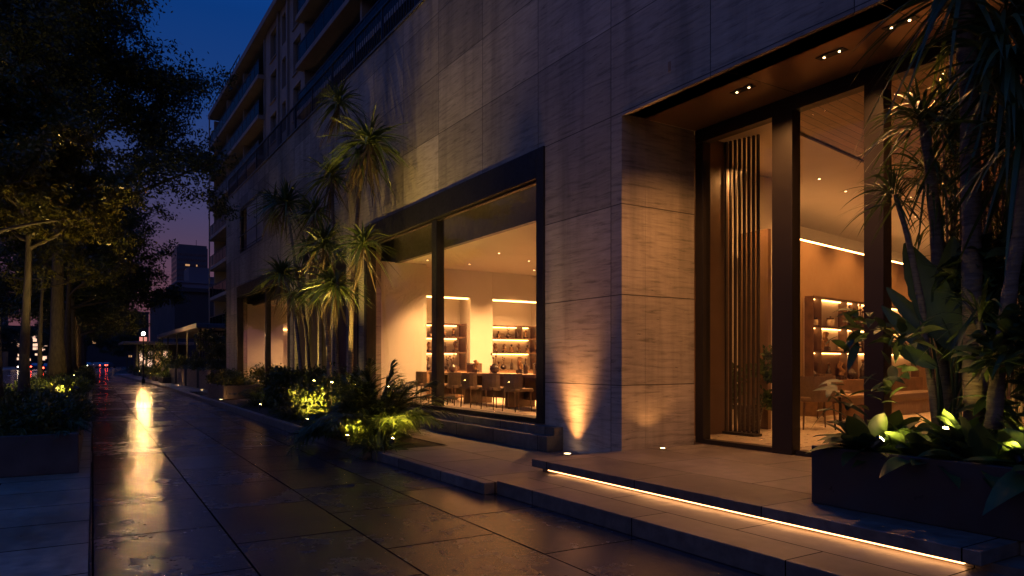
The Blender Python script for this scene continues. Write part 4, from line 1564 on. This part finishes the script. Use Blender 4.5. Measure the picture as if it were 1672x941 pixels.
for i, (u, v, s, k) in enumerate(bed):
    c = bp(u, v)
    if k == 'g':
        me = rosette(c, 220, s * 1.9, .024, (.3, 1.5), (.35, .95), 7, 'grass', r0=.16, zspread=.02)
    elif k == 'f':
        me = frond_clump(c, 28, s * 1.95, leaflet=.26, lw=.028, nl=22, el=(.6, 1.5))
    else:
        me = leafy_bush(c, s * .95, s * 1.7, 2600, .12, .05)
    plant(nm[k][0], f'{nm[k][1]} in the window bed, {WORDN[i]} clump from the big feathery corner bush', 'plant', me, M['shrub'], c, 'clumps filling the window bed')
E1 = 1.0
for (u, v, en, lab, z) in ((566, 727, 26, 'spike light glowing at the kerb before the yellow palm', .14), (536, 672, 30, 'spike light behind the ferns at the foot of the palms', .35), (424, 670, 24, 'spike light glowing at the far end of the window bed', .14),
                           (640, 733, 16, 'spike light beside the big feathery corner bush', .14), (500, 697, 22, 'spike light at the kerb in the middle of the window bed', .14), (590, 668, 26, 'spike light behind the big feathery corner bush', .3)):
    c = at(u, v, Z=z)
    spike_light((c.x, c.y, BZ), lab, en * 15, (c.x + .5, c.y + .5, 1.3), 135, lens=.024)

for (x, y, tz, en, lab) in ((4.75, 11.7, (5.45, 12.4, 3.6), 420, 'added tall stake light at the foot of the tallest palm by the window'), (4.65, 13.0, (5.15, 13.6, 3.4), 520, 'added tall stake light at the foot of the yellow lit palm'),
                            (4.75, 14.8, (5.3, 15.6, 3.2), 520, 'added tall stake light before the palm leaning left'), (4.9, 16.6, (5.6, 16.6, 4.6), 420, 'added tall stake light before the dim back palm')):
    spike_light((x, y, BZ), lab, en, tz, 80, stake=.85, lens=.022)  # extra stakes added among the bushes to brighten the palm heads

# ================================================================== entrance planter and its plants
PX0, PY1 = 5.17, 3.63
pl = thing('entrance_planter', 'long dark metal planter box on the entrance platform', 'planter', (6.2, 1.0, .30))
pm = MB().bevbox(PX0, PX0 + .06, -3.0, PY1, .302, .77, .006).bevbox(PX0 + .062, 7.0, PY1 - .06, PY1, .302, .77, .006).bevbox(6.94, 7.0, -3.0, PY1 - .062, .302, .77, .006)
obj('box', pm, M['planterd'], pl)
obj('soil', MB().box(PX0 + .061, 6.939, -3.0, PY1 - .061, .31, .70), M['soil'], pl)
PZ = .70


def pp(u, v, X):
    return at(u, v, X=X)


def stem_pts(pts, X):
    return [px(u, v, X) for u, v in pts]


palm('dracaena_palm', 'slim dark palm in the entrance planter, its head before the glass door post',
     [(stem_pts([(1545, 712), (1536, 560), (1530, 400), (1517, 262), (1508, 200)], 6.2), .055, .04)],
     [(px(1505, 185, 6.2), 85, .62, .034, (-.35, 1.4))], leaf='broad')
palm('dracaena_palm', 'short palm in the entrance planter with a fine spiky head leaning left',
     [(stem_pts([(1530, 700), (1505, 500), (1482, 385), (1462, 318)], 5.95), .032, .02)],
     [(px(1458, 312, 5.95), 75, .48, .018, (-.6, 1.45))], leaf='broad')
palm('dracaena_palm', 'palm in the entrance planter with a drooping middle head before the warm wall',
     [(stem_pts([(1560, 700), (1545, 480), (1528, 330), (1520, 285)], 6.45), .045, .032)],
     [(px(1518, 272, 6.45), 75, .62, .026, (-.9, 1.3)), (px(1548, 180, 6.45), 50, .6, .03, (-.6, 1.2))], leaf='broad')
palm('dracaena_palm', 'tall straight palm stem rising out of frame from the entrance planter',
     [(stem_pts([(1592, 720), (1588, 500), (1584, 250), (1578, 40), (1576, -40)], 6.0), .075, .058)],
     [(px(1575, -30, 6.0), 90, .95, .045, (-.7, 1.0)), (px(1640, 20, 6.0), 60, .8, .042, (-.9, .9))], leaf='broad')
palm('dracaena_palm', 'leaning pale stemmed palm at the right end of the entrance planter',
     [(stem_pts([(1622, 700), (1630, 600), (1648, 480), (1664, 380), (1680, 240)], 5.75), .055, .04)],
     [(px(1668, 215, 5.75), 85, .75, .040, (-.9, 1.2)), (px(1650, 90, 5.9), 80, .8, .042, (-1., .9))], leaf='broad')
c = px(1610, 640, 6.1)
palm('dracaena_palm', 'dark palm behind the leaning stem in the entrance planter',
     [(stem_pts([(1615, 640), (1605, 560), (1596, 520)], 5.9), .03, .026)], [(px(1600, 505, 5.9), 50, .5, .03, (-.6, 1.3))], leaf='broad')


def paddle(base, tip, W, bend, nrm, segs=14):
    """one big stalkless paddle leaf from base to tip, face towards nrm"""
    base, tip, nrm = Vector(base), Vector(tip), Vector(nrm).normalized()
    d = tip - base
    sd = d.cross(nrm).normalized()
    V = []
    for i in range(segs + 1):
        t = i / segs
        w_ = W * max(.03, math.sin(PI * min(1, t * .98 + .01) ** .8)) ** .7 * (1 + .05 * math.sin(i * 2.6))
        p = base + d * t + nrm * bend * math.sin(t * 2.2)
        fold = -nrm * w_ * .18
        V += [p + sd * w_ * .5, p + sd * w_ * .25 + fold * .6, p + fold, p - sd * w_ * .25 + fold * .6, p - sd * w_ * .5]
    F = []
    for i in range(segs):
        for k in range(4):
            a = i * 5 + k
            F.append((a, a + 1, a + 6, a + 5))
    return np.array([tuple(v) for v in V]), np.array(F)


c = Vector((6.05, 3.05, PZ))
tocam = (-c.x, -c.y, .1)
parts, stk = [], MB()
for (ub, vb, ut, vt, W, X) in ((1565, 575, 1478, 398, .30, 6.0), (1552, 590, 1556, 388, .30, 6.1), (1520, 548, 1448, 470, .13, 5.95), (1515, 575, 1440, 500, .12, 5.9), (1530, 600, 1452, 560, .12, 5.85), (1590, 560, 1612, 400, .26, 6.2), (1580, 600, 1660, 470, .2, 6.15)):
    b, t_ = at(ub, vb, X=X), at(ut, vt, X=X)
    parts.append(paddle(b, t_, W, .05, tocam))
    q = c + Vector((random.uniform(-.1, .1), random.uniform(-.1, .1), 0))
    stk.tube([q, (q + b) / 2 + Vector((.03, 0, .05)), b, b.lerp(t_, .3)], [.018, .014, .010, .005], 6, False)
bt = thing('bird_of_paradise', 'paddle leaved plant with two huge upright leaves in the entrance planter', 'plant', tuple(c))
obj('leaves', cat_mesh(parts), M['broad'], bt, True)
obj('stalks', stk, M['broad'], bt, True)
for i, (x, y, h, n, lab) in enumerate(((5.7, 3.3, .95, 80, 'leafy dark shrub climbing in front of the glass, left end of the planter'), (6.4, 2.7, 1.5, 700, 'dense dark shrub behind the paddle leaves in the entrance planter'),
                                       (5.95, 2.3, 1.3, 420, 'dense dark shrub around the leaning palm stem in the planter'), (6.4, 2.0, 2.0, 900, 'tall dark shrub at the far right of the entrance planter'))):
    plant('leafy_shrub', lab, 'shrub', leafy_bush((x, y, PZ + .15), .42, h, n, .24, .075, curved=True), M['broad'], (x, y, PZ))
bn_ = [(5.45, 3.30, .52), (5.62, 3.02, .50), (5.42, 2.80, .46), (5.70, 2.62, .55), (5.46, 2.45, .5), (5.80, 3.38, .5), (5.65, 2.15, .55), (5.42, 2.0, .5), (5.95, 2.85, .55), (5.5, 1.6, .6)]
bl = ['at the left corner', 'second from the left corner', 'hanging over the planter edge before the light', 'brightly lit just right of the spike light', 'right of the light along the planter edge', 'behind the left corner plant',
      'under the leaning palm stem', 'low along the front edge near the frame', 'behind the spike light', 'at the right end']
for i, (x, y, s) in enumerate(bn_):
    me = rosette((x, y, PZ + .02), 30, s * 1.1, .16, (.25, 1.4), (.2, .65), 8, 'broad', r0=.05, zspread=.02)
    plant('broad_leaf_plant', f'broad leaved low plant in the entrance planter, {bl[i]}', 'plant', me, M['broad'], (x, y, PZ), 'broad leaved plants in the entrance planter')
c = at(1548, 690, X=5.62)
spike_light((c.x, c.y, PZ), 'bright spike light among the broad leaves of the entrance planter', 30, (c.x + .12, c.y - .1, 3), 150, stake=.2)
spike_light((5.30, 3.16, PZ), 'added spike light low at the left front edge of the entrance planter', 14, (5.75, 2.75, 1.25), 140, lens=.02)  # added spike, brightens the broad leaves on the left
spike_light((5.36, 2.2, PZ), 'added spike light at the front edge below the leaning palm, entrance planter', 14, (5.8, 2.6, 1.3), 140, lens=.02)  # second added spike, brightens the leaves farther right
c = at(1662, 640, X=6.1)
spike_light((c.x, c.y, PZ), 'spike light behind the leaning palm stem in the entrance planter', 14, (c.x + .15, c.y + .25, 3.5), 120, col=(1, .55, .16))

# hanging roots and bamboo stems at the right
rnd = random.Random(21)
for g, (x, y, lab) in enumerate(((6.55, 2.95, 'clump of thin upright bamboo canes behind the tall palm stem'), (6.5, 2.45, 'clump of thin upright bamboo canes at the right edge of the entrance planter'))):
    t = thing('bamboo_clump', lab, 'bamboo', (x, y, PZ))
    pts_c, dirs = [], []
    m_ = MB()
    for k in range(16):
        bx, by = x + rnd.uniform(-.30, .30), y + rnd.uniform(-.28, .28)
        lx, ly = rnd.uniform(-.15, .15), rnd.uniform(-.15, .15)
        hh = rnd.uniform(3.0, 3.9)
        pts = [(bx + lx * q * q, by + ly * q * q, PZ + hh * q) for q in np.linspace(0, 1, 7)]
        m_.tube(pts, [.013 * (1 - .5 * q) for q in np.linspace(0, 1, 7)], 6)
        for q in np.linspace(.25, 1, 26):
            pts_c.append((bx + lx * q * q + rnd.gauss(0, .05), by + ly * q * q + rnd.gauss(0, .05), PZ + hh * q))
            a = rnd.uniform(0, 2 * PI)
            dirs.append((math.cos(a), math.sin(a), rnd.uniform(-.9, .2)))
    obj('cane', m_, M['palmbark'], t)
    pc, dd = np.repeat(np.array(pts_c), 3, 0), np.repeat(np.array(dirs), 3, 0)
    pc = pc + RNG.normal(size=pc.shape) * .06
    az = np.arctan2(dd[:, 1], dd[:, 0]) + RNG.normal(size=len(dd)) * .6
    obj('foliage', strap(pc, az, dd[:, 2], U(.14, .28, len(pc)), np.full(len(pc), .020), U(.3, 1.0, len(pc)), 3, 'strap'), M['palm'], t)

# ================================================================== left planters and street trees
def st_box(name, label, a0, a1, b0, b1, h, mat, group=None, z0=.0):
    t = thing(name, label, 'planter', tuple(st((a0 + a1) / 2, b0, z0)), group)
    tk = .09
    o = obj('box', MB().bevbox(a0, a1, b0, b0 + tk, z0 + .003, h, .008).bevbox(a0, a1, b1 - tk, b1, z0 + .003, h, .008)
            .bevbox(a0, a0 + tk, b0 + tk + .002, b1 - tk - .002, z0 + .003, h, .008).bevbox(a1 - tk, a1, b0 + tk + .002, b1 - tk - .002, z0 + .003, h, .008), mat, t, local=True)
    s = obj('soil', MB().box(a0 + tk + .002, a1 - tk - .002, b0 + tk + .002, b1 - tk - .002, z0 + .01, h - .06), M['soil'], t, local=True)
    R = Matrix.Rotation(-SA, 4, 'Z')
    for q in (o, s):
        q.data.transform(Matrix.Translation(-t.location) @ R)
    return t


LA0, LA1 = -2.5, -.16
LP = [(10.92, 21.0), (22.0, 33.0), (34.5, 46.0), (47.5, 60.0), (62, 78), (80, 100), (102, 130)]
for i, (b0, b1) in enumerate(LP):
    st_box('street_planter', f'long concrete planter under the street trees, {["nearest", "second", "third", "fourth", "fifth", "sixth", "last"][i]} along the pavement', LA0, LA1, b0, b1, .52, M['planter'], 'planters along the tree row')
LZ = .46

# trees
def plant_tree(name, label, data, mats, loc, group=None, rz=0.):
    t = thing(name, label, 'tree', tuple(loc), group)
    tr = obj('trunk', data[0], M[mats[0]], t, True, local=True)
    cr = obj('crown', data[1], M[mats[1]], t, False, local=True)
    t.rotation_euler = (0, 0, rz)
    return t


c1 = at(40, 684, Z=LZ)
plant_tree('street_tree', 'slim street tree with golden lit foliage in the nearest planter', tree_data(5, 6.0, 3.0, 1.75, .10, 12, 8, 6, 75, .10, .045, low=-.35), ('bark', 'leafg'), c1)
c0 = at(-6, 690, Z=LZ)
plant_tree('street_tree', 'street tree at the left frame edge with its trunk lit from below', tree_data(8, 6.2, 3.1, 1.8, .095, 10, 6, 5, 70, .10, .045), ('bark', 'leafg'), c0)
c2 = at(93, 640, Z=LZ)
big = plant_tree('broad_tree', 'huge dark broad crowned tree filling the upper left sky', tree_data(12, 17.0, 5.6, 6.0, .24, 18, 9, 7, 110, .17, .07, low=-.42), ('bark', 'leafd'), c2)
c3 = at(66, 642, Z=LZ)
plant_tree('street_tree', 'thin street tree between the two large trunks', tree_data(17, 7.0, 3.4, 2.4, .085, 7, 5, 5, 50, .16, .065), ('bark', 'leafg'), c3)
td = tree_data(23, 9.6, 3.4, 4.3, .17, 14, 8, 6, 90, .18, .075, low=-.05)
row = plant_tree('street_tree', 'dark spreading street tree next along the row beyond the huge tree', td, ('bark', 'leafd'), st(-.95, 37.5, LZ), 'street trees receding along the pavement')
lbs = ['third', 'fourth', 'fifth', 'sixth', 'seventh', 'eighth', 'ninth', 'tenth', 'eleventh']
for i, (a, b, sc_, rz) in enumerate(((-.9, 45, .98, 1.2), (-1.0, 53, 1.05, 2.9), (-1.0, 62, 1.0, 4.1), (-1.0, 72, .98, 5.2), (-1.0, 84, 1.05, .6), (-1.0, 97, 1.0, 2.1), (-1.0, 112, 1.05, 3.3), (-1.0, 130, 1., 4.6))):
    dup(row, st(a, b, LZ), rz, sc_, f'dark spreading street tree, {lbs[i]} along the receding row beyond the huge tree')
for i, (a, b, sc_, rz) in enumerate(((-17.5, 150, 1.1, .4), (-17.0, 185, 1.0, 1.7), (-17.6, 230, 1.15, 3.0), (5.5, 150, .8, 2.2), (7.0, 175, .9, .9), (-3.5, 240, 1.0, 2.), (-10.5, 285, 1.2, 4.))):
    dup(row, st(a, b, 0), rz, sc_, ['dark tree across the road, nearest of the far side', 'dark tree across the road, second of the far side', 'dark tree across the road, farthest of the far side', 'small dark tree right of the far pavement',
                                   'dark tree behind the small one at the far pavement', 'dark tree standing at the far end of the tree row', 'dark tree in front of the low buildings at the road end'][i], 'trees in the far distance')

# planter undergrowth: three kinds, copied
rnd = random.Random(5)
gk = [plant('grass_tuft', 'arching grass tuft lit golden, beside the slim tree', 'plant', rosette((0, 0, 0), 170, .85, .020, (.3, 1.5), (.35, .95), 7, 'grass', r0=.12, zspread=.02), M['shrub'], (0, 0, 0), 'undergrowth in the street planters'),
      plant('leafy_bush', 'low leafy bush at the front of the nearest planter', 'shrub', leafy_bush((0, 0, 0), .42, .42, 1500, .085, .036), M['shrub'], (0, 0, 0), 'undergrowth in the street planters'),
      plant('fern_clump', 'ferny clump beside the slim tree in the nearest planter', 'plant', frond_clump((0, 0, 0), 22, .65, leaflet=.15, lw=.02, nl=20), M['shrub'], (0, 0, 0), 'undergrowth in the street planters')]
c = at(130, 690, Z=LZ)
gk[0].location = (c.x - .05, c.y, LZ)
gk[1].location = st(-.75, 11.5, LZ)
gk[2].location = st(-1.5, 12.3, LZ)


def copy_plant(src, loc, rz, sc_, label, group=None):
    o = src.copy()
    COL.objects.link(o)
    o.location, o.rotation_euler, o.scale = loc, (0, 0, rz), (sc_,) * 3
    o['label'] = label
    if group:
        o['group'] = group
    return o


KW = ['arching grass tuft', 'low leafy bush', 'ferny clump']
PW = ['nearest', 'second', 'third', 'fourth', 'fifth', 'sixth']
SP = ['at its front edge', 'just behind the front row', 'against its pavement edge', 'in its middle', 'towards its road side', 'near its far end', 'at its back', 'close to the trunk', 'between two trunks', 'by the rim']
for pi, (b0, b1) in enumerate(LP[:6]):
    nb = (26, 16, 12, 10, 10, 8)[pi]
    for k in range(nb):
        kd = rnd.choice([0, 1, 1, 2, 2]) if pi == 0 else rnd.choice([0, 1, 1, 2])
        b = b0 + .45 + (b1 - b0 - .9) * ((k + rnd.random() * .8) / nb) ** (1.25 if pi == 0 else 1)
        a = rnd.uniform(-2.1, -.42) if k % 3 else rnd.uniform(-.6, -.35)
        copy_plant(gk[kd], st(a, b, LZ), rnd.uniform(0, 6.28), rnd.uniform(.65, 1.05) * (1 + .12 * pi), f'{KW[kd]} in the {PW[pi]} street planter under the trees', f'{KW[kd]}s in the {PW[pi]} street planter')
for i, (a, b, tg, en, lab) in enumerate(((-.35, 13.7, (-.2, 15.3, 4.9), 750, 'spike light aimed up into the golden tree, nearest planter'), (-1.5, 13.6, (-1.4, 15.2, 4), 60, 'spike light by the trunk at the left frame edge'),
                                        (-.28, 13.2, (-1.0, 14.6, 1.0), 170, 'spike light at the pavement rim before the grass tuft, nearest planter'), (-.28, 17.2, (-1.0, 18.6, 1.1), 320, 'spike light at the pavement rim in the back half of the nearest planter'),
                                        (-.28, 23.6, (-.9, 25.5, 1.6), 380, 'spike light at the pavement rim of the second street planter'), (-.6, 31, (0, 34, 7), 130, 'spike light in the second street planter, at its back'),
                                        (-.6, 40.5, (0, 45, 8), 110, 'spike light in the third street planter'), (-.6, 51, (.3, 56, 8), 110, 'spike light in the fourth street planter'), (-.6, 66, (.3, 72, 8), 120, 'spike light in the fifth street planter'),
                                        (-.6, 88, (.3, 95, 8), 120, 'spike light in the sixth street planter'))):
    p = st(a, b, LZ)
    spike_light(tuple(p), lab, en, tg, 64 if b < 15 else 110, 'spike lights in the street planters', (1, .66, .18), stake=.12 if b < 15 else .45, lens=.02)

# ================================================================== planters along the right, far
# concrete planter just behind the window bed
c = at(382, 660, Z=.13)
fb = thing('planter_box', 'low dark planter box glowing at its foot beyond the window bed', 'planter', (5.3, 28.4, .13))
obj('box', MB().bevbox(4.75, 4.83, 27.0, 30.5, .132, .62, .01).bevbox(4.832, 6.1, 27.0, 27.08, .132, .62, .01).bevbox(6.02, 6.1, 27.082, 30.5, .132, .62, .01).bevbox(4.832, 6.018, 30.42, 30.5, .132, .62, .01), M['planter'], fb)
obj('soil', MB().box(4.832, 6.018, 27.082, 30.418, .14, .57), M['soil'], fb)
for i, (x, y) in enumerate(((5.0, 27.4), (5.6, 27.6), (5.2, 28.4), (5.7, 28.8), (5.1, 29.6), (5.7, 30.0))):
    copy_plant(gk[1 + i % 2], (x, y, .57), i * 1.1, 1.15, f'{KW[1 + i % 2]} in the low planter beyond the window bed, {ORD[i]} from its near end', 'plants in the low planter')
ground_light((4.6, 26.7, .131), 'small uplight glowing before the low planter box', (4.9, 27.3, .5), 12, AMBER, 110)
spike_light((5.3, 28.0, .57), 'spike light in the low planter beyond the window bed', 20, (5.4, 28.6, 2), 120)
# tall planter boxes by the terrace
tp = [(36.0, 39.6), (40.0, 43.6), (44.1, 47.4), (47.9, 55.5)]
tb_ = [thing('tall_planter', f'waist high stone planter box before the terrace, {["nearest", "second", "third", "farthest"][i]} of four', 'planter', (6.2, (a + b) / 2, .12), 'tall planters by the terrace') for i, (a, b) in enumerate(tp)]
for i, (a, b) in enumerate(tp):
    x0 = 5.75 - .012 * (a - 36)
    obj('box', MB().bevbox(x0, x0 + .08, a, b, .122, 1.08, .01).bevbox(x0 + .082, 7.0, a, a + .08, .122, 1.08, .01).bevbox(6.92, 7.0, a + .082, b, .122, 1.08, .01).bevbox(x0 + .082, 6.918, b - .08, b, .122, 1.08, .01), M['kerb'], tb_[i])
    obj('soil', MB().box(x0 + .082, 6.918, a + .082, b - .082, .14, 1.02), M['soil'], tb_[i])
    for k in range(4):
        kd = (k + i) % 3
        copy_plant(gk[kd], (x0 + .35 + .45 * (k % 2), a + .5 + (b - a - 1) * k / 3, 1.02), k * 1.7 + i, 1.2, f'{KW[kd]} in the {["nearest", "second", "third", "farthest"][i]} tall terrace planter, {ORD[k]} from its near end', 'plants in the tall terrace planters')
for i, (u, lab) in enumerate(((289, 'ground uplight before the farthest tall planter'), (327, 'ground uplight before the second tall planter'))):
    q = at(u, 633, X=5.35)
    ground_light((5.42, q.y, .131), lab, (5.75, q.y, 1.1), 22, AMBER, 80)
# climbing plants under the canopy and dark trees at its corner
for i, (x, y, r, h, lab) in enumerate(((5.6, 61, 1.0, 2.6, 'round lit shrub beside the street lamp'), (6.6, 57, .9, 1.8, 'bushy shrub left of the canopy planters'), (7.6, 49.6, .7, 3.2, 'climbing shrub on the canopy corner post'), (8.6, 49.4, .7, 2.8, 'climbing shrub in the middle of the trellis'),
                                       (9.6, 48.5, .9, 5.6, 'tall dark climber against the end of the shop building'), (8.4, 41.5, 1.0, 5.0, 'tall dark shrub by the end wall of the shop building'), (7.6, 45.0, .7, 2.6, 'dark shrub behind the third tall planter'))):
    plant('tall_shrub', lab, 'shrub', leafy_bush((x, y, .3), r, h, int(1500 * r * h ** .7), .16, .075), M['shrub'], (x, y, .12))
for i, b in enumerate((50, 56, 62.5, 70, 78, 88, 100)):
    p = st(4.15, b, 0)
    st_box('pavement_planter', f'low planter box on the right edge of the far pavement, {ORD[i]} in line', 3.80, 4.9, b, b + 3.2, .5, M['planter'], 'planters on the right of the far pavement')
    for k in range(3):
        kd = (i + k) % 3
        copy_plant(gk[kd], st(4.1 + .3 * (k % 2), b + .5 + k * 1.0, .44), k + i, 1.35, f'{KW[kd]} in the {ORD[i]} low planter on the right of the far pavement', f'{KW[kd]}s in the {ORD[i]} far pavement planter')
    if i < 5:
        spike_light(tuple(st(4.0, b + 1.0, .44)), f'spike light in the {ORD[i]} low planter on the right of the far pavement', 40, tuple(st(4.4, b + 2.2, 2.0)), 125, 'spike lights in the far planters')

# ================================================================== weak sun lamp added as soft fill for dusk and street glow
sun = light('sun', 'SUN', (0, 0, 40), .085, (1.0, .86, .68), None, angle=math.radians(30), target=(0, 0, 0))
sun.rotation_euler = Vector((.80, .42, -.38)).to_track_quat('-Z', 'Y').to_euler()
